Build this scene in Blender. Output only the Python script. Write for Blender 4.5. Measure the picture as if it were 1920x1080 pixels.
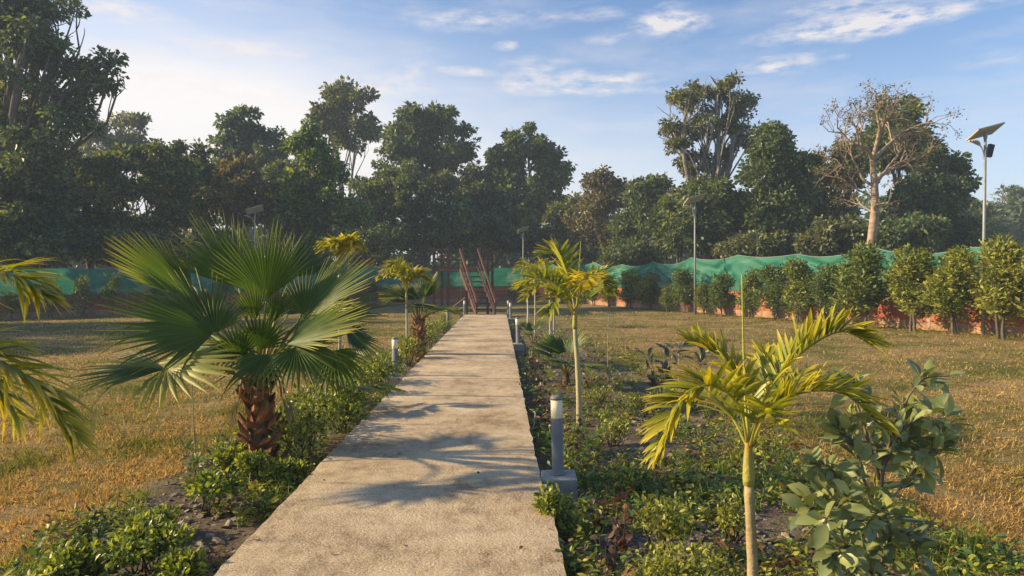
import bpy, math, random
import numpy as np
from mathutils import Vector
R = math.radians
rng = np.random.default_rng(7)
random.seed(7)
for o in list(bpy.data.objects): bpy.data.objects.remove(o)
scene = bpy.context.scene
COL = scene.collection

# ------------------------------------------------------------ camera
F = 1350.0; HZ = 522.0; CH = 1.53
cam = bpy.data.cameras.new("camera"); camo = bpy.data.objects.new("camera", cam); COL.objects.link(camo)
cam.sensor_width = 36; cam.lens = F/1920*36
cam.shift_y = -(540-HZ)/1920
cam.clip_start = 0.05; cam.clip_end = 6000
camo.location = (0, 0, CH); camo.rotation_euler = (R(90), 0, 0)
scene.camera = camo
# ------------------------------------------------------------ light
SUN_EL = 24.0
SAZ = math.atan2(-0.998, 0.07)          # azimuth from +Y, clockwise positive
SD = Vector((math.sin(SAZ)*math.cos(R(SUN_EL)), math.cos(SAZ)*math.cos(R(SUN_EL)), math.sin(R(SUN_EL))))
sun = bpy.data.lights.new("sun", 'SUN'); suno = bpy.data.objects.new("sun", sun); COL.objects.link(suno)
sun.energy = 5.0; sun.angle = R(1.4); sun.color = (1.0, 0.77, 0.42)
suno.rotation_euler = SD.to_track_quat('Z', 'Y').to_euler()
scene.view_settings.view_transform = 'Standard'; scene.view_settings.look = 'None'
scene.view_settings.gamma = 1; scene.view_settings.exposure = 0.86

def px_dir(px, py):                      # azimuth / elevation of a direction in the photo
    x = (px-960)/F; z = (HZ-py)/F
    return math.atan2(x, 1), math.atan2(z, math.hypot(x, 1))

world = bpy.data.worlds.new("World"); scene.world = world; world.use_nodes = True
wt = world.node_tree; wn = wt.nodes; wl = wt.links; wn.clear()
def N(t, k, **kw):
    n = t.nodes.new(k)
    for a, v in kw.items(): setattr(n, a, v)
    return n
def M(t, op, a, b=None, c=None, clamp=False):
    n = N(t, 'ShaderNodeMath', operation=op); n.use_clamp = clamp
    for i, v in enumerate((a, b, c)):
        if v is None: continue
        if isinstance(v, (int, float)): n.inputs[i].default_value = v
        else: t.links.new(v, n.inputs[i])
    return n.outputs[0]
sky = N(wt, 'ShaderNodeTexSky', sky_type='NISHITA'); sky.sun_disc = False
sky.sun_elevation = R(SUN_EL); sky.sun_rotation = SAZ
sky.air_density = 1.0; sky.dust_density = 0.8; sky.ozone_density = 2.2; sky.altitude = 200
tc = N(wt, 'ShaderNodeTexCoord'); sep = N(wt, 'ShaderNodeSeparateXYZ'); wl.new(tc.outputs['Generated'], sep.inputs[0])
az = M(wt, 'ARCTAN2', sep.outputs[0], sep.outputs[1]); el = M(wt, 'ARCSINE', sep.outputs[2])
comb = N(wt, 'ShaderNodeCombineXYZ'); wl.new(az, comb.inputs[0]); wl.new(el, comb.inputs[1])
# distorted direction coordinates so cloud edges fray
nz = N(wt, 'ShaderNodeTexNoise'); nz.inputs['Scale'].default_value = 14; nz.inputs['Detail'].default_value = 6
mp = N(wt, 'ShaderNodeMapping'); mp.inputs['Scale'].default_value = (1, 2.6, 1); wl.new(comb.outputs[0], mp.inputs[0]); wl.new(mp.outputs[0], nz.inputs['Vector'])
sub = N(wt, 'ShaderNodeVectorMath', operation='SUBTRACT'); wl.new(nz.outputs['Color'], sub.inputs[0]); sub.inputs[1].default_value = (.5, .5, .5)
mul = N(wt, 'ShaderNodeVectorMath', operation='MULTIPLY'); wl.new(sub.outputs[0], mul.inputs[0]); mul.inputs[1].default_value = (.10, .022, 0)
crd = N(wt, 'ShaderNodeVectorMath', operation='ADD'); wl.new(comb.outputs[0], crd.inputs[0]); wl.new(mul.outputs[0], crd.inputs[1])
CLOUDS = [(1262,38,62,22,1.0),(1560,52,120,18,1.0),(1590,8,110,14,.7),(1745,20,110,14,.75),(1462,124,58,13,.9),(1570,105,22,6,.5),
          (1010,155,90,20,.75),(1150,149,75,11,.9),(1130,172,120,8,.6),(870,132,48,9,.75),(943,86,20,9,.7),(1145,76,40,11,.55),
          (880,36,130,16,.55),(1090,28,90,9,.4),(460,92,90,15,.85),(210,18,75,15,.9),(240,98,70,14,.6),(700,165,95,22,.75),(780,135,40,26,.5),
          (1010,120,70,13,.4),(1880,108,70,11,.3),(330,150,200,30,.4),(560,190,120,18,.35),(1240,60,50,20,.4),(1660,45,90,16,.5)]
acc = None
for (cx, cy, rx, ry, s) in CLOUDS:
    a0, e0 = px_dir(cx, cy)
    d = N(wt, 'ShaderNodeVectorMath', operation='SUBTRACT'); wl.new(crd.outputs[0], d.inputs[0]); d.inputs[1].default_value = (a0, e0, 0)
    m = N(wt, 'ShaderNodeVectorMath', operation='MULTIPLY'); wl.new(d.outputs[0], m.inputs[0]); m.inputs[1].default_value = (F/rx/1.25, F/ry/1.25, 0)
    ln = N(wt, 'ShaderNodeVectorMath', operation='LENGTH'); wl.new(m.outputs[0], ln.inputs[0])
    v = M(wt, 'MULTIPLY', M(wt, 'SUBTRACT', 1.15, ln.outputs['Value'], clamp=True), s)
    acc = v if acc is None else M(wt, 'ADD', acc, v)
n2 = N(wt, 'ShaderNodeTexNoise'); n2.inputs['Scale'].default_value = 30; n2.inputs['Detail'].default_value = 8; n2.inputs['Roughness'].default_value = .62
mp2 = N(wt, 'ShaderNodeMapping'); mp2.inputs['Scale'].default_value = (1, 3.2, 1); mp2.inputs['Rotation'].default_value = (0, 0, R(-8)); wl.new(comb.outputs[0], mp2.inputs[0]); wl.new(mp2.outputs[0], n2.inputs['Vector'])
tex = M(wt, 'MULTIPLY', M(wt, 'SUBTRACT', n2.outputs['Fac'], .33, clamp=True), 4.6)
cl = M(wt, 'MULTIPLY', acc, tex, clamp=True)
# general wispy cirrus
n3 = N(wt, 'ShaderNodeTexNoise'); n3.inputs['Scale'].default_value = 5; n3.inputs['Detail'].default_value = 9; n3.inputs['Roughness'].default_value = .6
mp3 = N(wt, 'ShaderNodeMapping'); mp3.inputs['Scale'].default_value = (1, 4.5, 1); mp3.inputs['Rotation'].default_value = (0, 0, R(10)); wl.new(comb.outputs[0], mp3.inputs[0]); wl.new(mp3.outputs[0], n3.inputs['Vector'])
ci = M(wt, 'MULTIPLY', M(wt, 'SUBTRACT', n3.outputs['Fac'], .47, clamp=True), 1.0)
# thin veil of high haze towards the sun side, lit cream
def blob(cx, cy, rx, ry, s, p=1.0):
    a0, e0 = px_dir(cx, cy)
    d = N(wt, 'ShaderNodeVectorMath', operation='SUBTRACT'); wl.new(comb.outputs[0], d.inputs[0]); d.inputs[1].default_value = (a0, e0, 0)
    m = N(wt, 'ShaderNodeVectorMath', operation='MULTIPLY'); wl.new(d.outputs[0], m.inputs[0]); m.inputs[1].default_value = (F/rx, F/ry, 0)
    dt = N(wt, 'ShaderNodeVectorMath', operation='DOT_PRODUCT'); wl.new(m.outputs[0], dt.inputs[0]); wl.new(m.outputs[0], dt.inputs[1])
    return M(wt, 'MULTIPLY', M(wt, 'POWER', 2.718, M(wt, 'MULTIPLY', dt.outputs['Value'], -1.0)), s)
veil = M(wt, 'ADD', M(wt, 'ADD', blob(330, 270, 430, 200, .95), blob(100, 380, 900, 210, .5)), blob(1100, 420, 1600, 200, .50))
veil = M(wt, 'MULTIPLY', veil, M(wt, 'ADD', M(wt, 'MULTIPLY', n3.outputs['Fac'], .5), .75), clamp=True)
bg = N(wt, 'ShaderNodeBackground'); bg.inputs[1].default_value = 0.092
hs = N(wt, 'ShaderNodeMix', data_type='RGBA', blend_type='MULTIPLY'); hs.inputs[0].default_value = 1; wl.new(sky.outputs[0], hs.inputs[6]); hs.inputs[7].default_value = (.80, .98, 1.17, 1)
wl.new(hs.outputs[2], bg.inputs[0])
bgv = N(wt, 'ShaderNodeBackground'); bgv.inputs[0].default_value = (.83, .80, .79, 1); bgv.inputs[1].default_value = .72
bgc = N(wt, 'ShaderNodeBackground'); bgc.inputs[0].default_value = (.82, .76, .74, 1); bgc.inputs[1].default_value = .66
m1 = N(wt, 'ShaderNodeMixShader'); wl.new(veil, m1.inputs[0]); wl.new(bg.outputs[0], m1.inputs[1]); wl.new(bgv.outputs[0], m1.inputs[2])
m2 = N(wt, 'ShaderNodeMixShader'); wl.new(M(wt, 'MAXIMUM', M(wt, 'MULTIPLY', cl, .85), ci), m2.inputs[0]); wl.new(m1.outputs[0], m2.inputs[1]); wl.new(bgc.outputs[0], m2.inputs[2])
wo = N(wt, 'ShaderNodeOutputWorld'); wl.new(m2.outputs[0], wo.inputs[0])
scene.cycles.max_bounces = 6; scene.cycles.diffuse_bounces = 3; scene.cycles.transmission_bounces = 4
scene.cycles.transparent_max_bounces = 6; scene.cycles.volume_bounces = 0

# ------------------------------------------------------------ placing helpers
def gz(x, y):
    """ground height"""
    xp = x + 0.0178*(y-3.7)
    l = np.clip(-xp-3.0, 0, 60); r = np.clip(xp-1.0, 0, 14)
    return -0.17 - 0.0135*l*np.clip(1-(l-24)/80, 0.2, 1) + 0.009*r + 0.012*np.sin(x*1.7+y*.6)+0.012*np.sin(y*1.3-x*.5)
def P(px, py, Y): return np.array([(px-960)/F*Y, Y, CH+(HZ-py)/F*Y])
def G(px, Y):
    x = (px-960)/F*Y; return np.array([x, Y, float(gz(x, Y))])
def GY(px, py):
    Y = 10.0
    for _ in range(30):
        g = G(px, Y); Y = F*(CH-g[2])/(py-HZ)
    return G(px, Y)
def xl(Y): return -1.549-0.0178*(Y-3.7)
def xr(Y): return xl(Y)+1.80
def nrm(v):
    v = np.asarray(v, float); return v/np.maximum(np.linalg.norm(v, axis=-1, keepdims=True), 1e-9)

# ------------------------------------------------------------ mesh collector
class MB:
    def __init__(s): s.v = []; s.q = []; s.t = []; s.c = []; s.n = 0; s.qs = []; s.ts = []
    def add(s, v, q=None, t=None, col=(1,1,1), smooth=True):
        v = np.asarray(v, float).reshape(-1, 3); k = len(v)
        s.v.append(v)
        c = np.asarray(col, float)
        if c.ndim == 1: c = np.tile(c, (k, 1))
        s.c.append(c)
        if q is not None and len(q): q = np.asarray(q, int).reshape(-1, 4)+s.n; s.q.append(q); s.qs.append(np.full(len(q), smooth))
        if t is not None and len(t): t = np.asarray(t, int).reshape(-1, 3)+s.n; s.t.append(t); s.ts.append(np.full(len(t), smooth))
        s.n += k
    def box(s, lo, hi, col=(1,1,1), rot=0, piv=None):
        lo = np.array(lo, float); hi = np.array(hi, float)
        v = np.array([[lo[0],lo[1],lo[2]],[hi[0],lo[1],lo[2]],[hi[0],hi[1],lo[2]],[lo[0],hi[1],lo[2]],
                      [lo[0],lo[1],hi[2]],[hi[0],lo[1],hi[2]],[hi[0],hi[1],hi[2]],[lo[0],hi[1],hi[2]]])
        s.add(v, q=[(3,2,1,0),(4,5,6,7),(0,1,5,4),(1,2,6,5),(2,3,7,6),(3,0,4,7)], col=col, smooth=False)
    def bar(s, a, b, w, h=None, up=(0,0,1), col=(1,1,1)):
        """square bar from a to b"""
        a = np.array(a, float); b = np.array(b, float); h = h or w
        d = nrm(b-a); up = np.array(up, float)
        if abs(np.dot(d, nrm(up))) > .95: up = np.array([0., 1., 0.])
        sx = nrm(np.cross(d, up)); sz = np.cross(sx, d)
        o = [(-1,-1),(1,-1),(1,1),(-1,1)]
        v = [a+sx*i*w/2+sz*j*h/2 for i, j in o]+[b+sx*i*w/2+sz*j*h/2 for i, j in o]
        s.add(v, q=[(3,2,1,0),(4,5,6,7),(0,1,5,4),(1,2,6,5),(2,3,7,6),(3,0,4,7)], col=col, smooth=False)
    def tube(s, pts, rad, n=8, col=(1,1,1), cap=True):
        pts = np.asarray(pts, float); k = len(pts)
        rad = np.full(k, rad) if np.isscalar(rad) else np.asarray(rad, float)
        tg = nrm(np.gradient(pts, axis=0))
        ref = np.array([1., 0, 0]) if abs(tg[0][0]) < .8 else np.array([0, 1., 0])
        u = np.zeros((k, 3)); u[0] = nrm(np.cross(tg[0], ref))
        for i in range(1, k):
            w = u[i-1]-tg[i]*np.dot(u[i-1], tg[i]); u[i] = nrm(w)
        w = np.cross(tg, u); a = np.arange(n)*2*np.pi/n
        v = pts[:, None]+rad[:, None, None]*(np.cos(a)[None, :, None]*u[:, None]+np.sin(a)[None, :, None]*w[:, None])
        i = np.arange(k-1)[:, None]*n; j = np.arange(n)[None]; j2 = (j+1) % n
        q = np.stack([i+j, i+j2, i+n+j2, i+n+j], -1).reshape(-1, 4)
        c = np.asarray(col, float)
        if c.ndim == 2: c = np.repeat(c, n, axis=0)
        s.add(v.reshape(-1, 3), q=q, col=c)
        if cap:
            b = s.n-k*n
            cc = c[-1] if c.ndim == 2 else c
            s.add(np.array([pts[-1]]), col=cc)
            s.t.append(np.array([[b+(k-1)*n+x, b+(k-1)*n+(x+1) % n, s.n-1] for x in range(n)])); s.ts.append(np.full(n, False))
            s.add(np.array([pts[0]]), col=c[0] if c.ndim == 2 else c)
            s.t.append(np.array([[b+(x+1) % n, b+x, s.n-1] for x in range(n)])); s.ts.append(np.full(n, False))
    def inst(s, tv, tq, tt, pos, d, nr, L, W, col=(1,1,1), smooth=False):
        """instance template (u along, v across, w along normal) on arrays"""
        tv = np.asarray(tv, float); pos = np.asarray(pos, float); n = len(pos); k = len(tv)
        if n == 0: return
        d = nrm(d); sd = nrm(np.cross(d, nr)); nr = np.cross(sd, d)
        L = np.broadcast_to(L, n); W = np.broadcast_to(W, n)
        v = pos[:, None]+tv[None, :, 0, None]*L[:, None, None]*d[:, None]+tv[None, :, 1, None]*W[:, None, None]*sd[:, None]+tv[None, :, 2, None]*L[:, None, None]*nr[:, None]
        off = (np.arange(n)*k)[:, None, None]
        c = np.asarray(col, float)
        if c.ndim == 2: c = np.repeat(c, k, axis=0)
        elif c.ndim == 3: c = c.reshape(-1, 3)
        s.add(v.reshape(-1, 3), q=(np.asarray(tq)[None]+off).reshape(-1, 4) if len(tq) else None, t=(np.asarray(tt)[None]+off).reshape(-1, 3) if len(tt) else None, col=c, smooth=smooth)
    def build(s, name, mat, parent=None, loc=None):
        me = bpy.data.meshes.new(name)
        V = np.concatenate(s.v); C = np.concatenate(s.c)
        if loc is not None: V = V-np.asarray(loc, float)
        Q = np.concatenate(s.q) if s.q else np.zeros((0, 4), int); T = np.concatenate(s.t) if s.t else np.zeros((0, 3), int)
        QS = np.concatenate(s.qs) if s.q else np.zeros(0, bool); TS = np.concatenate(s.ts) if s.t else np.zeros(0, bool)
        me.vertices.add(len(V)); me.vertices.foreach_set('co', V.astype(np.float32).ravel())
        lv = np.concatenate([Q.ravel(), T.ravel()]).astype(np.int32)
        me.loops.add(len(lv)); me.loops.foreach_set('vertex_index', lv)
        nf = len(Q)+len(T); me.polygons.add(nf)
        st = np.concatenate([np.arange(len(Q))*4, len(Q)*4+np.arange(len(T))*3]).astype(np.int32)
        me.polygons.foreach_set('loop_start', st)
        me.polygons.foreach_set('use_smooth', np.concatenate([QS, TS]))
        me.update(calc_edges=True)
        at = me.attributes.new('Col', 'FLOAT_COLOR', 'POINT')
        at.data.foreach_set('color', np.concatenate([C, np.ones((len(C), 1))], 1).astype(np.float32).ravel())
        if mat: me.materials.append(mat)
        o = bpy.data.objects.new(name, me); COL.objects.link(o)
        if parent is not None: o.parent = parent
        if loc is not None and parent is None: o.location = loc
        return o
def tag(o, label=None, cat=None, group=None, kind=None):
    if label: o['label'] = label
    if cat: o['category'] = cat
    if group: o['group'] = group
    if kind: o['kind'] = kind
    return o
def empty(name, loc, label, cat, group=None, rz=0):
    o = bpy.data.objects.new(name, None); COL.objects.link(o); o.location = loc; o.rotation_euler = (0, 0, rz)
    o.empty_display_size = .2
    return tag(o, label, cat, group)
def copy_tree(o, parent=None):
    c = o.copy(); COL.objects.link(c); c.parent = parent
    for ch in [x for x in bpy.data.objects if x.parent == o]: copy_tree(ch, c)
    return c
ORD = ['first','second','third','fourth','fifth','sixth','seventh','eighth','ninth','tenth','eleventh','twelfth','thirteenth','fourteenth','fifteenth','sixteenth','seventeenth','eighteenth','nineteenth','twentieth']
# leaf templates
T_DIA = ([(0,0,0),(.45,-.5,.06),(1,0,-.08),(.45,.5,.06)], [], [(0,1,2),(0,2,3)])
T_OVAL = ([(0,0,0),(.22,-.36,.05),(.22,0,0),(.22,.36,.05),(.55,-.5,.04),(.55,0,-.02),(.55,.5,.04),(.83,-.28,-.03),(.83,0,-.07),(.83,.28,-.03),(1,0,-.13)],
          [(1,4,5,2),(2,5,6,3),(4,7,8,5),(5,8,9,6)], [(0,1,2),(0,2,3),(7,10,8),(8,10,9)])
T_BLADE = ([(0,-.5,0),(0,.5,0),(.5,-.4,.0),(.5,.4,.0),(1,0,-.25)], [(0,1,3,2)], [(2,3,4)])
def rand_unit(n, g=None):
    g = g or rng
    return nrm(g.normal(size=(n, 3)))
def spline(pts, n):
    pts = np.asarray(pts, float)
    if len(pts) == 2: 
        t = np.linspace(0, 1, n)[:, None]; return pts[0]*(1-t)+pts[1]*t
    p = np.vstack([2*pts[0]-pts[1], pts, 2*pts[-1]-pts[-2]]); k = len(pts)-1
    t = np.linspace(0, k-1e-6, n); i = t.astype(int); f = (t-i)[:, None]
    a, b, c, d = p[i], p[i+1], p[i+2], p[i+3]
    return .5*((2*b)+(-a+c)*f+(2*a-5*b+4*c-d)*f**2+(-a+3*b-3*c+d)*f**3)

# ------------------------------------------------------------ materials
def new_mat(name):
    m = bpy.data.materials.new(name); m.use_nodes = True; m.node_tree.nodes.clear()
    return m, m.node_tree
def out(t, sh): o = N(t, 'ShaderNodeOutputMaterial'); t.links.new(sh, o.inputs[0]); return o
def ramp(t, fac, stops):
    r = N(t, 'ShaderNodeValToRGB'); e = r.color_ramp.elements
    while len(e) < len(stops): e.new(.5)
    for i, (p, c) in enumerate(stops): e[i].position = p; e[i].color = (*c, 1)
    t.links.new(fac, r.inputs[0]); return r.outputs[0]
def leaf_mat(name, stops=None, trans=.35, rough=.5, attr=False, var=.5, spec=.4, nscale=.35, tcol=(1.25,1.15,.5)):
    m, t = new_mat(name)
    geo = N(t, 'ShaderNodeNewGeometry')
    ri = geo.outputs['Random Per Island']
    nz = N(t, 'ShaderNodeTexNoise'); nz.inputs['Scale'].default_value = nscale; nz.inputs['Detail'].default_value = 3
    t.links.new(geo.outputs['Position'], nz.inputs['Vector'])
    if attr:
        a = N(t, 'ShaderNodeAttribute', attribute_name='Col'); colr = a.outputs['Color']
    else:
        f = M(t, 'ADD', M(t, 'MULTIPLY', ri, .6), M(t, 'MULTIPLY', M(t, 'SUBTRACT', nz.outputs['Fac'], .3), 1.0), clamp=True)
        colr = ramp(t, f, stops)
    v = M(t, 'ADD', M(t, 'MULTIPLY', M(t, 'SUBTRACT', ri, .5), var*2), 1)
    hv = N(t, 'ShaderNodeHueSaturation'); t.links.new(colr, hv.inputs['Color']); t.links.new(v, hv.inputs['Value'])
    pb = N(t, 'ShaderNodeBsdfPrincipled'); t.links.new(hv.outputs[0], pb.inputs['Base Color'])
    pb.inputs['Roughness'].default_value = rough; pb.inputs['Specular IOR Level'].default_value = spec
    mx = N(t, 'ShaderNodeMix', data_type='RGBA', blend_type='MULTIPLY'); mx.inputs[0].default_value = 1
    t.links.new(hv.outputs[0], mx.inputs[6]); mx.inputs[7].default_value = (*[c*1.35 for c in tcol], 1)
    tr = N(t, 'ShaderNodeBsdfTranslucent'); t.links.new(mx.outputs[2], tr.inputs[0])
    ms = N(t, 'ShaderNodeMixShader'); ms.inputs[0].default_value = trans
    t.links.new(pb.outputs[0], ms.inputs[1]); t.links.new(tr.outputs[0], ms.inputs[2])
    out(t, ms.outputs[0]); return m
def solid_mat(name, col, rough=.7, metal=0, var=.3, nscale=6, bump=.2, bscale=40, col2=None, attr=False, spec=.4, streak=False):
    m, t = new_mat(name)
    tcn = N(t, 'ShaderNodeTexCoord')
    nz = N(t, 'ShaderNodeTexNoise'); nz.inputs['Scale'].default_value = nscale; nz.inputs['Detail'].default_value = 6; nz.inputs['Roughness'].default_value = .65
    if streak:
        mpn = N(t, 'ShaderNodeMapping'); mpn.inputs['Scale'].default_value = streak; t.links.new(tcn.outputs['Object'], mpn.inputs[0]); t.links.new(mpn.outputs[0], nz.inputs['Vector'])
    else: t.links.new(tcn.outputs['Object'], nz.inputs['Vector'])
    c2 = col2 or tuple(c*(1-var) for c in col)
    c1 = tuple(min(1, c*(1+var*.6)) for c in col) if not col2 else col
    colr = ramp(t, nz.outputs['Fac'], [(.32, c2), (.68, c1)])
    if attr:
        a = N(t, 'ShaderNodeAttribute', attribute_name='Col')
        mx = N(t, 'ShaderNodeMix', data_type='RGBA', blend_type='MULTIPLY'); mx.inputs[0].default_value = 1
        t.links.new(colr, mx.inputs[6]); t.links.new(a.outputs['Color'], mx.inputs[7]); colr = mx.outputs[2]
    pb = N(t, 'ShaderNodeBsdfPrincipled'); t.links.new(colr, pb.inputs['Base Color'])
    pb.inputs['Roughness'].default_value = rough; pb.inputs['Metallic'].default_value = metal; pb.inputs['Specular IOR Level'].default_value = spec
    if bump:
        nb = N(t, 'ShaderNodeTexNoise'); nb.inputs['Scale'].default_value = bscale; nb.inputs['Detail'].default_value = 5
        t.links.new(tcn.outputs['Object'], nb.inputs['Vector'])
        b = N(t, 'ShaderNodeBump'); b.inputs['Strength'].default_value = bump; b.inputs['Distance'].default_value = .02
        t.links.new(nb.outputs['Fac'], b.inputs['Height']); t.links.new(b.outputs[0], pb.inputs['Normal'])
    out(t, pb.outputs[0]); return m

MAT = {}
MAT['tree_dark'] = leaf_mat('foliage dark', [(0,(.050,.080,.038)),(.5,(.095,.138,.056)),(1,(.165,.20,.078))], .33, .42, spec=.35)
MAT['tree_mid'] = leaf_mat('foliage mid', [(0,(.048,.078,.030)),(.5,(.092,.130,.044)),(.85,(.17,.19,.055)),(1,(.34,.25,.06))], .33, .42, spec=.35)
MAT['tree_brown'] = leaf_mat('foliage brownish', [(0,(.06,.065,.035)),(.5,(.13,.12,.055)),(1,(.23,.17,.075))], .33, .42)
MAT['tree_bright'] = leaf_mat('foliage bright', [(0,(.045,.085,.025)),(.5,(.10,.16,.036)),(1,(.27,.32,.05))], .33, .42)
MAT['tree_olive'] = leaf_mat('foliage olive', [(0,(.065,.085,.04)),(.5,(.13,.15,.065)),(1,(.22,.21,.095))], .33, .42)
MAT['shrub'] = leaf_mat('shrub leaves', [(0,(.085,.12,.024)),(.5,(.20,.23,.045)),(1,(.42,.39,.07))], .38, .42, nscale=1.2)
MAT['shrub_mid'] = leaf_mat('shrub leaves mid', [(0,(.065,.10,.026)),(.5,(.145,.19,.045)),(1,(.28,.30,.065))], .32, .45, nscale=1.2)
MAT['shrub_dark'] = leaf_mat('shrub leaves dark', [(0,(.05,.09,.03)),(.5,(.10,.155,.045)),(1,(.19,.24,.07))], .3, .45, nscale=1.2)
MAT['hedge'] = leaf_mat('hedge leaves', [(0,(.06,.10,.02)),(.5,(.15,.20,.03)),(1,(.34,.34,.05))], .35, .38, nscale=3)
MAT['weeds'] = leaf_mat('weed leaves', attr=True, trans=.32, rough=.45, var=.3)
MAT['palm'] = leaf_mat('palm leaflet', attr=True, trans=.38, rough=.38, var=.18, spec=.45, tcol=(1.3,1.15,.35))
MAT['fan'] = leaf_mat('fan palm blade', attr=True, trans=.42, rough=.50, var=.14, spec=.5, tcol=(1.3,1.3,.35))
MAT['broad'] = leaf_mat('broad leaf', attr=True, trans=.22, rough=.42, var=.22, spec=.45)
MAT['grass'] = leaf_mat('grass blades', attr=True, trans=.25, rough=.7, var=.35, spec=.1, tcol=(1.1,1.0,.7))
MAT['bark'] = solid_mat('bark', (.13,.105,.08), .9, var=.45, nscale=3, bump=.6, bscale=14)
MAT['bark_pale'] = solid_mat('pale bark', (.36,.26,.175), .85, var=.45, nscale=2.2, bump=.5, bscale=10, streak=(1,1,3))
MAT['bark_grey'] = solid_mat('grey bark', (.26,.22,.18), .85, var=.4, nscale=2.5, bump=.5, bscale=12)
MAT['stem'] = solid_mat('stem', (1,1,1), .7, var=.25, nscale=20, bump=.3, bscale=60, attr=True)
MAT['boot'] = solid_mat('palm boots', (1,1,1), .85, var=.4, nscale=14, bump=.6, bscale=50, attr=True, streak=(3,3,.6))
MAT['metal_grey'] = solid_mat('bollard metal', (.19,.18,.165), .55, .0, var=.2, nscale=5, bump=.08, bscale=30, spec=.5)
MAT['galv'] = solid_mat('galvanised pole', (.28,.29,.29), .55, .15, var=.2, nscale=3, bump=.05)
MAT['panel_back'] = solid_mat('solar panel back sheet', (.50,.43,.33), .5, var=.1, nscale=4, bump=0)
MAT['panel_cell'] = solid_mat('solar cells', (.02,.03,.06), .2, var=.2, nscale=8, bump=0)
MAT['black'] = solid_mat('battery box', (.02,.022,.028), .5, var=.2, bump=0)
MAT['diffuser'] = solid_mat('bollard diffuser', (.84,.72,.50), .45, var=.12, nscale=6, bump=.05)
MAT['block'] = solid_mat('concrete block', (.34,.32,.28), .9, var=.35, nscale=7, bump=.5, bscale=30)
MAT['rust'] = solid_mat('red oxide steel', (.125,.052,.038), .7, var=.4, nscale=5, bump=.2, bscale=30)
MAT['tread'] = solid_mat('steel tread', (.075,.06,.05), .7, .0, var=.4, nscale=5, bump=.2)
MAT['wall'] = solid_mat('painted precast panel', (.46,.145,.07), .85, var=.35, nscale=1.3, bump=.35, bscale=16, col2=(.27,.07,.04))
MAT['wall_post'] = solid_mat('precast post', (.36,.25,.21), .9, var=.35, nscale=4, bump=.3)
MAT['plinth'] = solid_mat('plinth panel', (.40,.23,.14), .9, var=.4, nscale=2.5, bump=.4)
MAT['stone'] = solid_mat('stones', (1,1,1), .9, var=.35, nscale=8, bump=.4, attr=True)
MAT['pvc'] = solid_mat('pvc pipe', (.25,.25,.24), .5, var=.15, bump=0)

def make_net():
    m, t = new_mat('shade net')
    tcn = N(t, 'ShaderNodeTexCoord'); nz = N(t, 'ShaderNodeTexNoise'); nz.inputs['Scale'].default_value = .7; nz.inputs['Detail'].default_value = 4
    mpn = N(t, 'ShaderNodeMapping'); mpn.inputs['Scale'].default_value = (1, 1, 5); t.links.new(tcn.outputs['Object'], mpn.inputs[0]); t.links.new(mpn.outputs[0], nz.inputs['Vector'])
    c = ramp(t, nz.outputs['Fac'], [(.3, (.018,.19,.135)), (.6, (.04,.26,.17)), (.75, (.11,.34,.21))])
    pb = N(t, 'ShaderNodeBsdfPrincipled'); t.links.new(c, pb.inputs['Base Color']); pb.inputs['Roughness'].default_value = .65
    tr = N(t, 'ShaderNodeBsdfTranslucent'); t.links.new(c, tr.inputs[0])
    tp = N(t, 'ShaderNodeBsdfTransparent')
    a = N(t, 'ShaderNodeMixShader'); a.inputs[0].default_value = .35; t.links.new(pb.outputs[0], a.inputs[1]); t.links.new(tr.outputs[0], a.inputs[2])
    b = N(t, 'ShaderNodeMixShader'); b.inputs[0].default_value = .10; t.links.new(a.outputs[0], b.inputs[1]); t.links.new(tp.outputs[0], b.inputs[2])
    out(t, b.outputs[0]); return m
MAT['net'] = make_net()

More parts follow.
